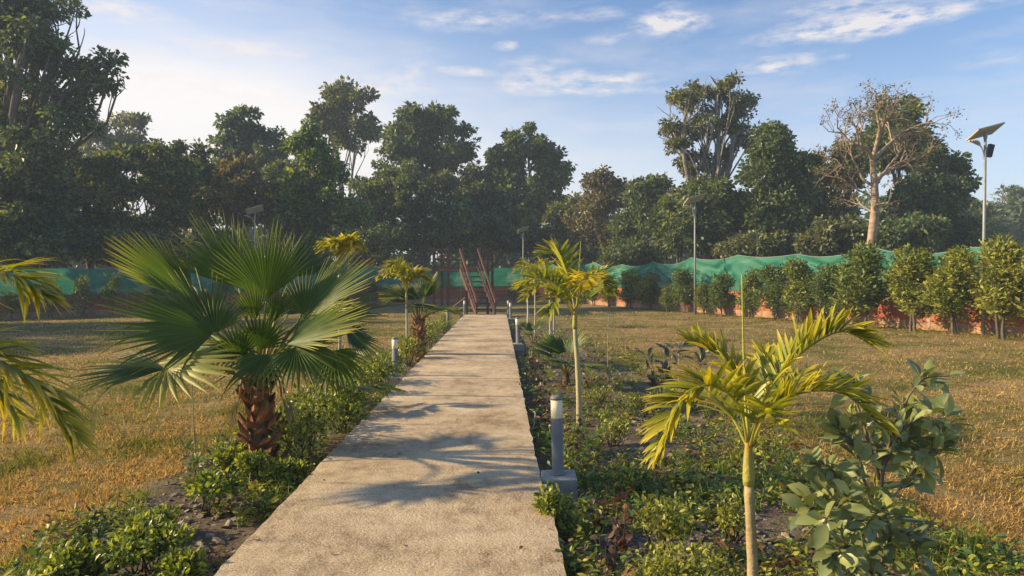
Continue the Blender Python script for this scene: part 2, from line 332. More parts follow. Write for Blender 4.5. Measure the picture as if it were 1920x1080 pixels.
def make_ground():
    m, t = new_mat('ground')
    geo = N(t, 'ShaderNodeNewGeometry'); pos = geo.outputs['Position']
    sp = N(t, 'ShaderNodeSeparateXYZ'); t.links.new(pos, sp.inputs[0])
    def noise(s, d=5, r=.6):
        n = N(t, 'ShaderNodeTexNoise'); n.inputs['Scale'].default_value = s; n.inputs['Detail'].default_value = d; n.inputs['Roughness'].default_value = r
        t.links.new(pos, n.inputs['Vector']); return n.outputs['Fac']
    n1 = noise(.35, 4); n2 = noise(3.2, 6, .7); n3 = noise(38, 4, .7); n4 = noise(1.1, 5)
    fine = M(t, 'ADD', M(t, 'MULTIPLY', n3, .6), M(t, 'MULTIPLY', n2, .5))
    dry = ramp(t, fine, [(.35, (.13,.085,.04)), (.5, (.27,.185,.085)), (.7, (.42,.31,.155))])
    grn = ramp(t, fine, [(.35, (.045,.05,.016)), (.55, (.12,.125,.035)), (.75, (.22,.21,.06))])
    gm = M(t, 'ADD', M(t, 'MULTIPLY', n1, .7), M(t, 'MULTIPLY', n4, .6))
    gf = N(t, 'ShaderNodeMapRange'); t.links.new(gm, gf.inputs[0]); gf.inputs[1].default_value = .56; gf.inputs[2].default_value = .76
    lawn = N(t, 'ShaderNodeMix', data_type='RGBA'); t.links.new(gf.outputs[0], lawn.inputs[0]); t.links.new(dry, lawn.inputs[6]); t.links.new(grn, lawn.inputs[7])
    soil = ramp(t, M(t, 'ADD', M(t, 'MULTIPLY', n3, .5), M(t, 'MULTIPLY', n2, .5)), [(.35, (.065,.05,.036)), (.5, (.14,.11,.08)), (.68, (.26,.21,.155))])
    xp = M(t, 'ADD', sp.outputs[0], M(t, 'MULTIPLY', M(t, 'SUBTRACT', sp.outputs[1], 3.7), .0178))
    wob = M(t, 'MULTIPLY', M(t, 'SUBTRACT', n2, .5), 1.1)
    xw = M(t, 'ADD', xp, wob)
    bl = N(t, 'ShaderNodeMapRange'); t.links.new(xw, bl.inputs[0]); bl.inputs[1].default_value = -3.0; bl.inputs[2].default_value = -2.75
    br = N(t, 'ShaderNodeMapRange'); t.links.new(xw, br.inputs[0]); br.inputs[1].default_value = 2.75; br.inputs[2].default_value = 2.1
    by = N(t, 'ShaderNodeMapRange'); t.links.new(sp.outputs[1], by.inputs[0]); by.inputs[1].default_value = 30; by.inputs[2].default_value = 22
    bed = M(t, 'MULTIPLY', M(t, 'MULTIPLY', bl.outputs[0], br.outputs[0]), by.outputs[0])
    mx = N(t, 'ShaderNodeMix', data_type='RGBA'); t.links.new(bed, mx.inputs[0]); t.links.new(lawn.outputs[2], mx.inputs[6]); t.links.new(soil, mx.inputs[7])
    pb = N(t, 'ShaderNodeBsdfPrincipled'); t.links.new(mx.outputs[2], pb.inputs['Base Color']); pb.inputs['Roughness'].default_value = .95; pb.inputs['Specular IOR Level'].default_value = .1
    b = N(t, 'ShaderNodeBump'); b.inputs['Strength'].default_value = .9; b.inputs['Distance'].default_value = .05
    t.links.new(fine, b.inputs['Height']); t.links.new(b.outputs[0], pb.inputs['Normal'])
    out(t, pb.outputs[0]); return m
MAT['ground'] = make_ground()

def make_path():
    m, t = new_mat('concrete path')
    geo = N(t, 'ShaderNodeNewGeometry'); pos = geo.outputs['Position']
    def noise(s, d=5, r=.6, sc=None):
        n = N(t, 'ShaderNodeTexNoise'); n.inputs['Scale'].default_value = s; n.inputs['Detail'].default_value = d; n.inputs['Roughness'].default_value = r
        if sc:
            q = N(t, 'ShaderNodeMapping'); q.inputs['Scale'].default_value = sc; t.links.new(pos, q.inputs[0]); t.links.new(q.outputs[0], n.inputs['Vector'])
        else: t.links.new(pos, n.inputs['Vector'])
        return n.outputs['Fac']
    big = noise(1.1, 5, .65); mid = noise(9, 6, .7, (1, .6, 1)); fine = noise(85, 5, .75); br = noise(26, 5, .7, (1, 2.6, 1))
    vo = N(t, 'ShaderNodeTexVoronoi', feature='DISTANCE_TO_EDGE'); vo.inputs['Scale'].default_value = 34; t.links.new(pos, vo.inputs['Vector'])
    f = M(t, 'ADD', M(t, 'ADD', M(t, 'MULTIPLY', big, .5), M(t, 'MULTIPLY', mid, .35)), M(t, 'ADD', M(t, 'MULTIPLY', fine, .38), M(t, 'MULTIPLY', br, .25)))
    c = ramp(t, f, [(.62, (.24,.175,.11)), (.70, (.45,.34,.22)), (.77, (.57,.445,.295)), (.88, (.70,.57,.39))])
    sp = N(t, 'ShaderNodeSeparateXYZ'); t.links.new(pos, sp.inputs[0])
    # weathered streaks across the slab
    st = noise(2.2, 6, .7, (.35, 2.2, 1))
    stc = N(t, 'ShaderNodeMapRange'); t.links.new(st, stc.inputs[0]); stc.inputs[1].default_value = .52; stc.inputs[2].default_value = .72; stc.inputs[4].default_value = .45
    mx = N(t, 'ShaderNodeMix', data_type='RGBA'); t.links.new(stc.outputs[0], mx.inputs[0]); t.links.new(c, mx.inputs[6]); mx.inputs[7].default_value = (.31,.26,.20,1)
    pit = M(t, 'LESS_THAN', fine, .37)
    mx2 = N(t, 'ShaderNodeMix', data_type='RGBA'); t.links.new(M(t, 'MULTIPLY', pit, .55), mx2.inputs[0]); t.links.new(mx.outputs[2], mx2.inputs[6]); mx2.inputs[7].default_value = (.13,.10,.08,1)
    pb = N(t, 'ShaderNodeBsdfPrincipled'); t.links.new(mx2.outputs[2], pb.inputs['Base Color']); pb.inputs['Roughness'].default_value = .92; pb.inputs['Specular IOR Level'].default_value = .2
    h = M(t, 'ADD', M(t, 'ADD', M(t, 'MULTIPLY', fine, .5), M(t, 'MULTIPLY', br, .7)), M(t, 'MULTIPLY', vo.outputs['Distance'], .6))
    b = N(t, 'ShaderNodeBump'); b.inputs['Strength'].default_value = .8; b.inputs['Distance'].default_value = .016
    t.links.new(h, b.inputs['Height']); t.links.new(b.outputs[0], pb.inputs['Normal'])
    out(t, pb.outputs[0]); return m
MAT['path'] = make_path()

# ------------------------------------------------------------ ground and path
def axis(a, b, step, far, grow=1.25):
    c = list(np.arange(a, b+1e-6, step)); s = step
    lo = [a]; hi = [c[-1]]
    while hi[-1] < far: s *= grow; hi.append(hi[-1]+s)
    s = step
    while lo[-1] > -far: s *= grow; lo.append(lo[-1]-s)
    return np.array(lo[:0:-1]+c+hi[1:])
gx = axis(-16, 16, .2, 2500); gy = axis(2, 34, .2, 2500)
X, Y = np.meshgrid(gx, gy)
Z = gz(X, Y)
near = np.exp(-((X/22)**2+((Y-14)/24)**2))
Z = Z + near*.018*(np.sin(X*5.1+2.1*np.sin(Y*3.3))*np.sin(Y*4.3+1.7*np.sin(X*2.9)))
nx_, ny_ = len(gx), len(gy)
i = np.arange(ny_-1)[:, None]*nx_; j = np.arange(nx_-1)[None]
g = MB(); g.add(np.stack([X, Y, Z], -1).reshape(-1, 3), q=np.stack([i+j, i+j+1, i+j+1+nx_, i+j+nx_], -1).reshape(-1, 4))
tag(g.build('ground', MAT['ground']), kind='structure')

pm = MB()
def slab(y0, y1, dz, dx0=0, dx1=0):
    n = max(2, int((y1-y0)/.12)); ys = np.linspace(y0, y1, n)
    e = lambda: rng.normal(0, .006, n)
    L = xl(ys)+dx0+e(); Rr = xr(ys)+dx1+e()
    cols = 13
    t = np.linspace(0, 1, cols)
    Xg = L[:, None]*(1-t)+Rr[:, None]*t
    Zg = dz+rng.normal(0, .0012, (n, cols)); Zg[:, 0] -= .008; Zg[:, -1] -= .008
    V = np.stack([Xg, np.repeat(ys[:, None], cols, 1), Zg], -1)
    i = np.arange(n-1)[:, None]*cols; j = np.arange(cols-1)[None]
    pm.add(V.reshape(-1, 3), q=np.stack([i+j, i+j+1, i+j+1+cols, i+j+cols], -1).reshape(-1, 4))
    for side, s in ((0, 1), (cols-1, -1)):
        top = V[:, side]; bot = top.copy(); bot[:, 2] = -.4; v = np.concatenate([top, bot]); k = np.arange(n-1)
        q = np.stack([k, k+1, k+1+n, k+n], -1); pm.add(v, q=q if s > 0 else q[:, ::-1], smooth=False)
    for row in (0, n-1):
        top = V[row]; bot = top.copy(); bot[:, 2] = -.4; v = np.concatenate([top, bot]); k = np.arange(cols-1)
        q = np.stack([k, k+1, k+1+cols, k+cols], -1); pm.add(v, q=q, smooth=False)
js = [-1.0, 2.6, 5.38, 8.2, 11.0, 13.9, 16.8, 19.7, 22.6, 25.5, 28.4, 30.4]
dzs = [0, .0, 0, -.006, .004, 0, -.004, .004, 0, .003, 0]
for a, b, dz in zip(js[:-1], js[1:], dzs): slab(a+.002, b-.002, dz*.4, 0, .035 if a >= 2 and a < 5.3 else 0)
tag(pm.build('path', MAT['path']), kind='structure')

# ------------------------------------------------------------ boundary walls and nets
BACK_A = np.array([1.9, 56.5]); BACK_D = nrm(np.array([-24.9, -19.8]))
RIGHT_D = nrm(np.array([1.0, -3.1])); RIGHT_A = np.array([4.9-9.5/3.1, 56.5])
def right_at(d): return np.array([4.9+(47-d)/3.1, d])
def wall(A, D, L, label, step, H=1.17, phase=0, side=1):
    root = empty('boundary_wall', (A[0], A[1], float(gz(A[0], A[1]))), label, 'boundary wall', 'precast walls round the garden')
    base = np.array([A[0], A[1], float(gz(A[0], A[1]))])
    nv = np.array([D[1], -D[0], 0])*side
    n = int(L/step); pan = MB(); pl = MB()
    posts = []
    for i in range(n+1):
        p = A+D*i*step; posts.append(np.array([p[0], p[1], float(gz(p[0], p[1]))]))
    for i in range(n):
        a, b = posts[i], posts[i+1]
        for k in range(4):
            z0 = -.1 if k == 0 else .27+(k-1)*.3; z1 = .262 if k == 0 else z0+.292
            col = np.array([1, 1, 1.])
            (pl if k == 0 else pan).bar(a+[0, 0, (z0+z1)/2], b+[0, 0, (z0+z1)/2], .05, z1-z0, col=col)
    pan.build('wall_panels', MAT['wall'], root, base); pl.build('plinth_panels', MAT['plinth'], root, base)
    for i, p in enumerate(posts):
        m = MB(); q = p-nv*.03
        m.bar(q+[0, 0, -.1], q+[0, 0, H+.02], .13, .12, up=(D[0], D[1], 0)); m.build('post', MAT['wall_post'], root, base)
    return root
wall(BACK_A, BACK_D, 41, 'dull red precast panel wall with grey posts at the far left side of the lawn', 2.4)
wall(RIGHT_A, RIGHT_D, 52, 'sunlit orange precast panel wall running behind the shrub row on the right', 2.4, side=1)
def net(A, D, L, step, label, hi, sag, wr, phase=0, off=.09, lowz=1.1, inward=None):
    root = empty('shade_net', (A[0], A[1], float(gz(A[0], A[1]))), label, 'shade net', 'green shade nets above the walls')
    base = np.array([A[0], A[1], float(gz(A[0], A[1]))])
    n = int(L/.12); s = np.linspace(0, L, n); rows = 26
    u = ((s-phase) / step); fr = u-np.floor(u); k = np.floor(u).astype(int)
    r2 = np.random.default_rng(5); sg = sag*(.6+.8*r2.random(400))[k+50]; hp = hi+wr*.09*r2.normal(size=400)
    top = hp[k+50]*(1-fr)+hp[k+51]*fr - sg*4*fr*(1-fr)
    t = np.linspace(0, 1, rows)[:, None]
    z = lowz*(1-t)+top[None]*t
    peak = np.exp(-np.minimum(fr, 1-fr)*step/.5)
    dep = wr*(.09*np.sin(s*2.1+4*t)+.05*np.sin(s*6.1+11*t+2*np.sin(s*.7))*(t*(1-t)*4)+.07*np.sin(17*t-7*np.abs(fr-.5)[None]*2+1.4*np.sin(s*.9))*(1-peak))*(.3+t*(1-t)*3)
    p = A[None]+D[None]*s[:, None]
    ground = gz(p[:, 0], p[:, 1])
    Xn = p[None, :, 0]+inward[0]*(off+dep); Yn = p[None, :, 1]+inward[1]*(off+dep)
    V = np.stack([Xn, Yn, z+ground[None]], -1)
    i = np.arange(rows-1)[:, None]*n; j = np.arange(n-1)[None]
    m = MB(); m.add(V.reshape(-1, 3), q=np.stack([i+j, i+j+1, i+j+1+n, i+j+n], -1).reshape(-1, 4))
    m.build('net', MAT['net'], root, base)
    w = MB(); w.tube(V[-1]+[0, 0, .005], .012, 5); w.build('top_wire', MAT['galv'], root, base)
    kk = 0
    while phase+kk*step < L:
        ss = phase+kk*step
        if ss >= 0:
            q = A+D*ss; zz = float(gz(q[0], q[1])); idx = int(ss/L*(n-1)); m = MB()
            m.tube([[q[0]+inward[0]*.045, q[1]+inward[1]*.045, zz+.9], [q[0]+inward[0]*.045, q[1]+inward[1]*.045, zz+float(top[idx])-.01]], .018, 6)
            m.build('pole', MAT['galv'], root, base)
        kk += 1
net(BACK_A, BACK_D, 41, 4.8, 'taut teal green shade net stretched above the far left wall', 2.45, .03, .3, inward=np.array([.62, -.78]))
# phase so that a peak falls at d = 42.1
dist = np.linalg.norm(right_at(42.1)-RIGHT_A)
net(RIGHT_A, RIGHT_D, 52, 3.75, 'sagging pale green shade net with peaks above the orange wall', 2.57, .17, 1.0, phase=dist % 3.75, inward=np.array([-.95, -.31]))

# ------------------------------------------------------------ trees
def crown_leaves(mb, ell, n, size, g, clump=.45, per=12, shell=.55, flat=.6):
    """ell: list of (center, radii). leaves sit in clumps on twig ends within lobes"""
    vol = np.array([r[0]*r[2]+r[0]*r[1]*.3 for c, r in ell]); pr = vol/vol.sum()
    twigs = []
    for (c, r), p in zip(ell, pr):
        m = max(3, int(n*p/per))
        k = max(7, int(9+m/26))                                # sub-lobes
        dirs = rand_unit(k, g); dirs[:, 2] = dirs[:, 2]*.9+.12
        rad = g.uniform(.45, .86, k)
        sc = c+dirs*rad[:, None]*r
        sr = np.min(r)*g.uniform(.17, .36, k)
        ch = g.integers(0, k, m)
        dd = rand_unit(m, g); rr = g.random(m)**.4
        twigs.append((sc[ch]+dd*rr[:, None]*sr[ch][:, None]*[1.15, 1.15, .8], dd, c))
    T = np.concatenate([t[0] for t in twigs]); DD = np.concatenate([t[1] for t in twigs])
    m = len(T); rep = g.integers(int(per*.5), int(per*1.5)+1, m)
    pos = np.repeat(T, rep, 0); dd = np.repeat(DD, rep, 0); q = len(pos)
    off = rand_unit(q, g)*(clump*.8*g.random(q)**.6)[:, None]*[1, 1, .75]
    pos = pos+off
    dr = nrm(nrm(off)+.4*dd+g.normal(0, .35, (q, 3))+[0, 0, -.35])
    nr = nrm(g.normal(0, 1, (q, 3))*[1, 1, .6]+[0, 0, flat])
    L = size*1.02*g.uniform(.5, 1.3, q)
    mb.inst(*T_DIA, pos, dr, nr, L, L*.62)
    return T
def limb(mb, a, b, r0, r1, g, n=7, wob=.06, n_side=6, sag=0):
    a = np.array(a, float); b = np.array(b, float); L = np.linalg.norm(b-a)
    mid = (a+b)/2+g.normal(0, wob*L, 3)+[0, 0, L*.10-sag]
    pts = spline([a, mid, b], n)+np.concatenate([np.zeros((1, 3)), g.normal(0, wob*.15*L, (n-2, 3)), np.zeros((1, 3))])
    mb.tube(pts, np.linspace(r0, r1, n), n_side, cap=False); return pts
def tree(label, base_px, Y, ells, n, size=.3, mat='tree_dark', bark='bark', seed=1, tr=.22, kind='tree', group='trees beyond the fence', twigs=2, per=12, clump=.5, lean=0, name='broadleaf_tree', fork=.35, depth=.8):
    g = np.random.default_rng(seed)
    base = G(base_px, Y); base[2] -= .1
    root = empty(name, base, label, kind, group)
    E = []
    for (cx, cy, rx, ry, *dy) in ells:
        yy = Y+(dy[0] if dy else 0); c = P(cx, cy, yy); rxm = rx/F*yy; rym = ry/F*yy
        E.append((c, np.array([rxm, max(rxm, rym)*depth, rym])))
    mb = MB(); crown_leaves(mb, E, int(n*1.3), size, g, clump, per)
    tb = MB()
    top = max(E, key=lambda e: e[0][2])[0]; lowz = min(e[0][2]-e[1][2] for e in E)
    fz = max(base[2]+1.5, base[2]+(top[2]-base[2])*fork)
    fk = np.array([base[0]*.7+top[0]*.3, base[1], fz])
    limb(tb, base, fk, tr*1.25, tr*.85, g, 8, .02, 9)
    for (c, r) in E:
        b = limb(tb, fk-[0, 0, .3], c+[0, 0, r[2]*.2], tr*.7, tr*.25, g, 8, .05, 7)
        for _ in range(int(4*twigs)):
            s = b[g.integers(2, 8)]; d = rand_unit(1, g)[0]; d[2] = abs(d[2])*.8+.05
            e = c+d*r*.82
            bb = limb(tb, s, e, tr*.25, tr*.06, g, 6, .08, 5)
            for _ in range(2):
                s2 = bb[g.integers(2, 5)]; limb(tb, s2, s2+(e-s2)*.6+g.normal(0, .35, 3)*r*.6, tr*.10, tr*.03, g, 5, .1, 4)
    tb.build('trunk', MAT[bark], root, base); mb.build('crown', MAT[mat], root, base)
    return root

# far and near tree wall, left to right
tree('huge dark tree towering out of the top left corner with a long leafy limb', 105, 41,
     [(40,60,85,95),(120,215,70,60,-1),(185,140,48,50),(10,230,90,80),(-30,20,120,110,1),(90,10,60,45),(40,330,90,75),(-60,330,110,120),(20,120,70,70,-2),(145,190,50,36),(110,110,52,48),(215,125,26,26),(60,60,60,50,-2),(70,290,80,60,-2),(0,10,80,60,-1)], 21000, .30, 'tree_dark', 'bark', 11, .42, fork=.3, per=12, clump=.6)
tree('hazy rounded tree peeping over the lower trees left of the bright sky gap', 225, 78, [(215,245,66,52),(190,285,70,50),(255,290,45,45)], 6500, .42, 'tree_olive', seed=12, clump=.6)
tree('dark bushy tree filling the far left edge above the net', 30, 40, [(30,420,110,75),(60,345,90,60)], 9000, .3, 'tree_dark', seed=13)
tree('broad tree with yellow flecked crown behind the drooping left palm', 175, 44, [(165,400,95,90),(150,320,60,42),(215,330,55,45)], 10000, .3, 'tree_mid', seed=14)
tree('leafy tree with yellow top leaves below the bright sky gap', 290, 46, [(285,400,80,90),(270,305,62,34),(330,330,50,45)], 9500, .3, 'tree_mid', seed=15)
tree('low tree with orange tinged leaves left of the small solar lamp', 385, 50, [(370,380,65,90),(352,300,45,30)], 7500, .3, 'tree_mid', seed=16)
tree('tall tree with yellowing left crown tip behind the fan palm', 460, 66, [(455,235,50,42),(500,290,60,60),(425,285,38,38),(465,330,70,60)], 9000, .42, 'tree_dark', seed=17)
tree('brown leaved tree directly behind the small solar lamp', 455, 49, [(455,380,60,80),(440,325,42,36)], 7500, .28, 'tree_brown', seed=18)
tree('bright green topped tree behind the right half of the fan palm', 600, 50, [(575,265,52,34),(590,330,75,62),(620,400,75,80),(545,400,50,70)], 13000, .3, 'tree_bright', seed=19)
tree('tall airy tree rising behind the bright green topped one', 650, 74, [(650,185,55,34),(625,225,38,34),(668,250,50,50),(600,215,20,22)], 6000, .44, 'tree_olive', 'bark_grey', 20, .25, per=10, clump=.75)
tree('wide domed teak like tree left of the metal platform', 800, 68, [(795,225,70,42),(750,270,60,55),(850,275,62,52),(800,320,100,60)], 16000, .42, 'tree_dark', seed=21)
tree('creeper covered dense tree under the wide domed one', 800, 60, [(790,360,88,55),(750,420,60,60),(850,430,70,70),(790,450,90,45)], 15000, .3, 'tree_mid', seed=22)
tree('round dark tree behind the small central solar lamp', 985, 66, [(985,275,60,40),(950,320,50,50),(1030,320,45,52),(985,385,90,60)], 15000, .42, 'tree_dark', seed=23)
tree('low dark tree between the central lamp and the platform', 910, 62, [(905,440,60,55),(985,450,70,50)], 9000, .3, 'tree_dark', seed=24)
tree('thin yellowish tree with bare twigs right of the central lamp', 1135, 58, [(1125,345,38,34),(1150,380,45,50),(1100,400,40,60),(1135,450,60,45)], 8000, .3, 'tree_brown', 'bark_grey', 25, .16, twigs=4, per=9, clump=.6)
tree('low rounded dark tree left of the tallest right hand tree', 1215, 54, [(1210,365,55,42),(1245,420,60,65),(1200,440,60,55)], 11000, .3, 'tree_dark', seed=26)
tree('tallest right hand tree with airy crown on several bare limbs', 1320, 46, [(1345,165,55,30),(1290,190,52,34),(1385,195,42,38),(1330,235,62,36),(1265,260,42,44),(1385,265,36,38),(1320,310,60,40)], 9000, .23, 'tree_olive', 'bark_grey', 27, .28, twigs=3, per=11, clump=.38, fork=.3)
tree('dense tree just right of the slim lamp pole under the airy crown', 1345, 43, [(1330,390,60,70),(1290,440,45,50),(1365,450,55,45)], 10000, .27, 'tree_dark', seed=28)
tree('dark dense tree with peaked crown between the airy tree and the bare tree', 1455, 42, [(1450,260,45,36),(1440,320,70,60),(1500,330,45,60),(1450,410,80,70)], 16000, .28, 'tree_dark', seed=29)
tree('small tree wedged behind the left branches of the bare tree', 1580, 43, [(1580,320,42,48),(1565,400,48,70)], 8000, .28, 'tree_olive', seed=30)
tree('tall dark tree directly behind the bare pale tree', 1690, 50, [(1690,220,52,40),(1660,280,70,55),(1730,290,50,55)], 11000, .32, 'tree_mid', seed=31)
tree('blackish green tree right of the bare pale tree', 1760, 45, [(1765,310,50,38),(1740,370,75,60),(1795,360,32,46),(1720,430,90,45)], 14000, .28, 'tree_dark', seed=32)
tree('flat layered tree standing far off at the right edge', 1885, 95, [(1885,365,36,13),(1865,392,32,12),(1905,400,40,16),(1880,425,50,14)], 3500, .42, 'tree_dark', 'bark_grey', 33, .3, clump=.8)
tree('hazy low tree beneath the big solar lamp', 1820, 72, [(1815,410,40,38),(1850,440,40,25)], 4500, .36, 'tree_mid', seed=34)
for k, (cx, cy, rx, ry, yy, m, lb) in enumerate([(60,470,120,50,39.5,'tree_dark','leafy undergrowth bush showing over the far left end of the teal net'),
        (240,470,90,48,42,'tree_dark','dark undergrowth bush above the teal net behind the palm tips'),(400,475,90,45,47,'tree_mid','undergrowth bush behind the teal net left of the fan palm crown'),
        (560,475,90,45,51,'tree_dark','dark undergrowth bush hidden behind the fan palm crown'),(690,465,80,50,57,'tree_dark','dark undergrowth bush right of the fan palm crown'),
        (1060,480,60,38,60,'tree_olive','undergrowth bush behind the net left of the orange wall'),(1180,480,70,38,50,'tree_dark','low undergrowth bush above the first peaks of the net'),
        (1420,465,80,40,38,'tree_olive','undergrowth bush above the net left of the pale bare tree'),(1560,450,75,40,35,'tree_olive','brownish undergrowth bush at the foot of the pale bare tree'),
        (1700,440,80,40,39,'tree_dark','dark undergrowth bush above the net right of the bare trunk'),(1800,440,50,34,45,'tree_dark','dark undergrowth bush behind the big solar lamp pole')]):
    tree(lb, cx, yy, [(cx,cy,rx,ry)], 5500, .24, m, 'bark', 60+k, .1, 'bush', 'undergrowth beyond the fence', name='undergrowth_bush', twigs=1)
for k, (x, y, h, w) in enumerate([(-33, 29.5, 12.5, 4.2), (-31.5, 24, 11.0, 3.8), (-30, 19.5, 8.5, 3.2)]):
    px = 960+F*x/y; cyy = HZ-(h*.62-CH)/y*F
    tree(f'dense boundary tree outside the left wall, {ORD[k]} of the group off the left edge', px, y, [(px, cyy, w/y*F, h*.40/y*F), (px+20, cyy+h*.2/y*F, w*.8/y*F, h*.3/y*F)], 5500, .45, 'tree_dark', seed=80+k, tr=.25, group='boundary trees off the left edge')
# bare pale tree
def bare_tree():
    g = np.random.default_rng(5); Y = 30.5
    base = G(1632, Y); root = empty('bare_tree', base, 'pale barked nearly leafless tree with orange lit trunk behind the net', 'tree')
    tb = MB(); lf = []
    def grow(a, d, L, r, lev):
        n = 7; pts = [np.array(a)]; dd = d.copy()
        for _ in range(n-1):
            dd = nrm(dd+g.normal(0, .17, 3)+[0, 0, .06 if lev < 3 else -.0]); pts.append(pts[-1]+dd*L/(n-1))
        pts = np.array(pts); tb.tube(pts, np.linspace(r, r*.55, n), 7 if lev < 2 else 5, cap=False)
        if lev >= 5 or r < .005: lf.append(pts[-1]); lf.append(pts[3]); return
        k = 3 if lev < 4 else 2
        for c in range(k):
            s = pts[-1] if c == 0 else pts[g.integers(3, n-1)]
            nd = nrm(dd+rand_unit(1, g)[0]*[1.0, .8, .75]*(.85 if lev else .8)+[0, 0, .08])
            grow(s, nd, L*g.uniform(.62, .86), r*g.uniform(.52, .68), lev+1)
    t0 = P(1632, 480, Y); t1 = P(1640, 400, Y); t2 = P(1640, 350, Y); t3 = P(1636, 300, Y)
    pts = spline([base, t0, t1, t2, t3], 18); tb.tube(pts, np.linspace(.22, .12, 18)*(1+.05*np.sin(np.arange(18)*1.9)), 12, cap=False)
    for s, e, r in ((t2, (1680,310), .10), (t3, (1600,270), .09), (t3, (1650,240), .10), (t3, (1690,250), .08), (t2, (1610,320), .07), (t1, (1665,380), .05), (t1, (1605,370), .05),(P(1640,375,Y), (1590,345), .045)):
        e3 = P(e[0], e[1], Y+g.uniform(-1.2, 1.2)); d = nrm(e3-s); L = np.linalg.norm(e3-s)
        p = spline([s, (s+e3)/2+g.normal(0, .12, 3), e3], 8); tb.tube(p, np.linspace(r, r*.7, 8), 8, cap=False)
        for _ in range(3): grow(p[-1 if _ == 0 else g.integers(4, 7)], nrm(d+rand_unit(1, g)[0]*.75), .95 if r > .06 else .6, r*.55, 2 if r > .06 else 3)
    tb.build('trunk', MAT['bark_pale'], root, base)
    lf = np.array(lf); q = np.repeat(lf, 5, 0); m = MB()
    m.inst(*T_DIA, q+g.normal(0, .09, q.shape), rand_unit(len(q), g), rand_unit(len(q), g), g.uniform(.05, .15, len(q)), g.uniform(.03, .08, len(q)))
    m.build('crown', MAT['tree_brown'], root, base)
bare_tree()
for k, (cx, cy, rx, ry, yy, m, lb) in enumerate([(705,390,60,85,63,'tree_dark','mid height dark tree filling the gap right of the bright green topped tree'),(885,390,52,80,66,'tree_mid','mid height tree filling the gap above the red stairs'),
        (1075,420,48,60,62,'tree_mid','mid height green tree right of the central lamp'),(530,370,50,80,60,'tree_dark','dark tree filling the gap left of the bright green topped tree'),
        (1265,420,50,70,47,'tree_mid','mid height tree just left of the slim lamp pole'),(1400,420,50,70,45,'tree_olive','olive tree between the airy tree and the peaked dark tree'),(330,350,60,60,60,'tree_olive','hazy olive tree filling the low skyline left of the brown leaved tree')]):
    tree(lb, cx, yy, [(cx,cy,rx,ry),(cx+rx*.4,cy-ry*.5,rx*.55,ry*.5)], 8000, .32, m, 'bark', 100+k, .16)
# far wood as one mass
def far_wood():
    g = np.random.default_rng(9); m = MB(); E = []
    for k in range(70):
        a = k/69; px = -500+a*2500; Yc = 92+g.uniform(-6, 10); h = g.uniform(8, 13)
        x = (px-960)/F*Yc; E.append((np.array([x, Yc, h*.45]), np.array([4.5, 3.5, h*.62])))
    crown_leaves(m, E, 80000, .9, g, 1.0, 12)
    for k in range(26):
        px = 1700+k*40; Yc = 230+g.uniform(-15, 15); x = (px-960)/F*Yc
        E2 = [(np.array([x, Yc, 6.]), np.array([9, 6, g.uniform(7, 11)]))]; crown_leaves(m, E2, 900, 1.5, g, 2)
    tag(m.build('far_wood', MAT['tree_dark']), 'continuous dark mass of far woodland behind the nearer trees', 'woodland', kind='stuff')
far_wood()

# ------------------------------------------------------------ shrub row along right wall
def shrub_proto(seed, mat, rx=.80, rz=1.05, n=5400, size=.125, trunk_h=.75, label='', cat='shrub', group=None, ntr=2, name='round_shrub'):
    g = np.random.default_rng(seed); root = empty(name, (0, 0, 0), label, cat, group)
    m = MB(); cz = trunk_h+rz*.82
    E = [(np.array([g.uniform(-.42, .42)*rx*(1-.5*max(0, zz)), g.uniform(-.35, .35)*rx, cz+rz*zz]), np.array([rx, rx, rz])*g.uniform(.36, .62)*[1-.5*max(0, zz), 1-.5*max(0, zz), .85]) for zz in (-.72, -.5, -.3, -.1, 0, .15, .3, .5, .72)]
    for _ in range(4): E.append((np.array([g.uniform(-.5, .5)*rx, g.uniform(-.3, .3)*rx, cz+rz*g.uniform(.55, .95)]), np.array([.12, .12, .30])))
    vol = 0
    for c, r in E:
        k = n//9 if r[2] > .31 or r[0] > .13 else 60; d = rand_unit(k//5, g); rr = .35+.68*g.random(len(d))**.55; p = c+d*rr[:, None]*r
        p = np.repeat(p, 5, 0); dd = np.repeat(d, 5, 0); p = p+g.normal(0, .06, p.shape)
        dr = nrm(dd*.6+g.normal(0, .55, p.shape)+[0, 0, .55]); nr = nrm(dd+g.normal(0, .7, p.shape)+[0, 0, .4])
        L = size*g.uniform(.6, 1.3, len(p)); m.inst(*T_DIA, p, dr, nr, L, L*.45)
    s = MB()
    for i in range(ntr):
        a = np.array([g.uniform(-.12, .12), g.uniform(-.08, .08), -.08]); b = np.array([g.uniform(-.3, .3)*rx, g.uniform(-.3, .3)*rx, cz+rz*.2])
        p = limb(s, a, b, .035, .018, g, 8, .03, 7)
        for _ in range(7):
            q = p[g.integers(3, 8)]; limb(s, q, q+rand_unit(1, g)[0]*[1, 1, .6]*rx*.7+[0, 0, .35], .014, .005, g, 5, .08, 4)
    V = np.concatenate(m.v); DIM[root.name] = (np.percentile(np.abs(V[:, 0]), 97), np.percentile(V[:, 2], 99.3))
    s.build('stem', MAT['bark'], root); m.build('foliage', MAT[mat], root)
    return root
DIM = {}
def place(proto, used, loc, sc, rz, label):
    o = proto if not used[0] else copy_tree(proto)
    used[0] = True; o.location = loc; o.scale = sc; o.rotation_euler = (0, 0, rz); o['label'] = label; return o
GRP = 'clipped shrubs planted along the right wall'
pr = [(shrub_proto(200+k, m, group=GRP), [False]) for k, m in enumerate(['shrub','shrub','shrub_mid','shrub_dark','shrub','shrub_mid'])]
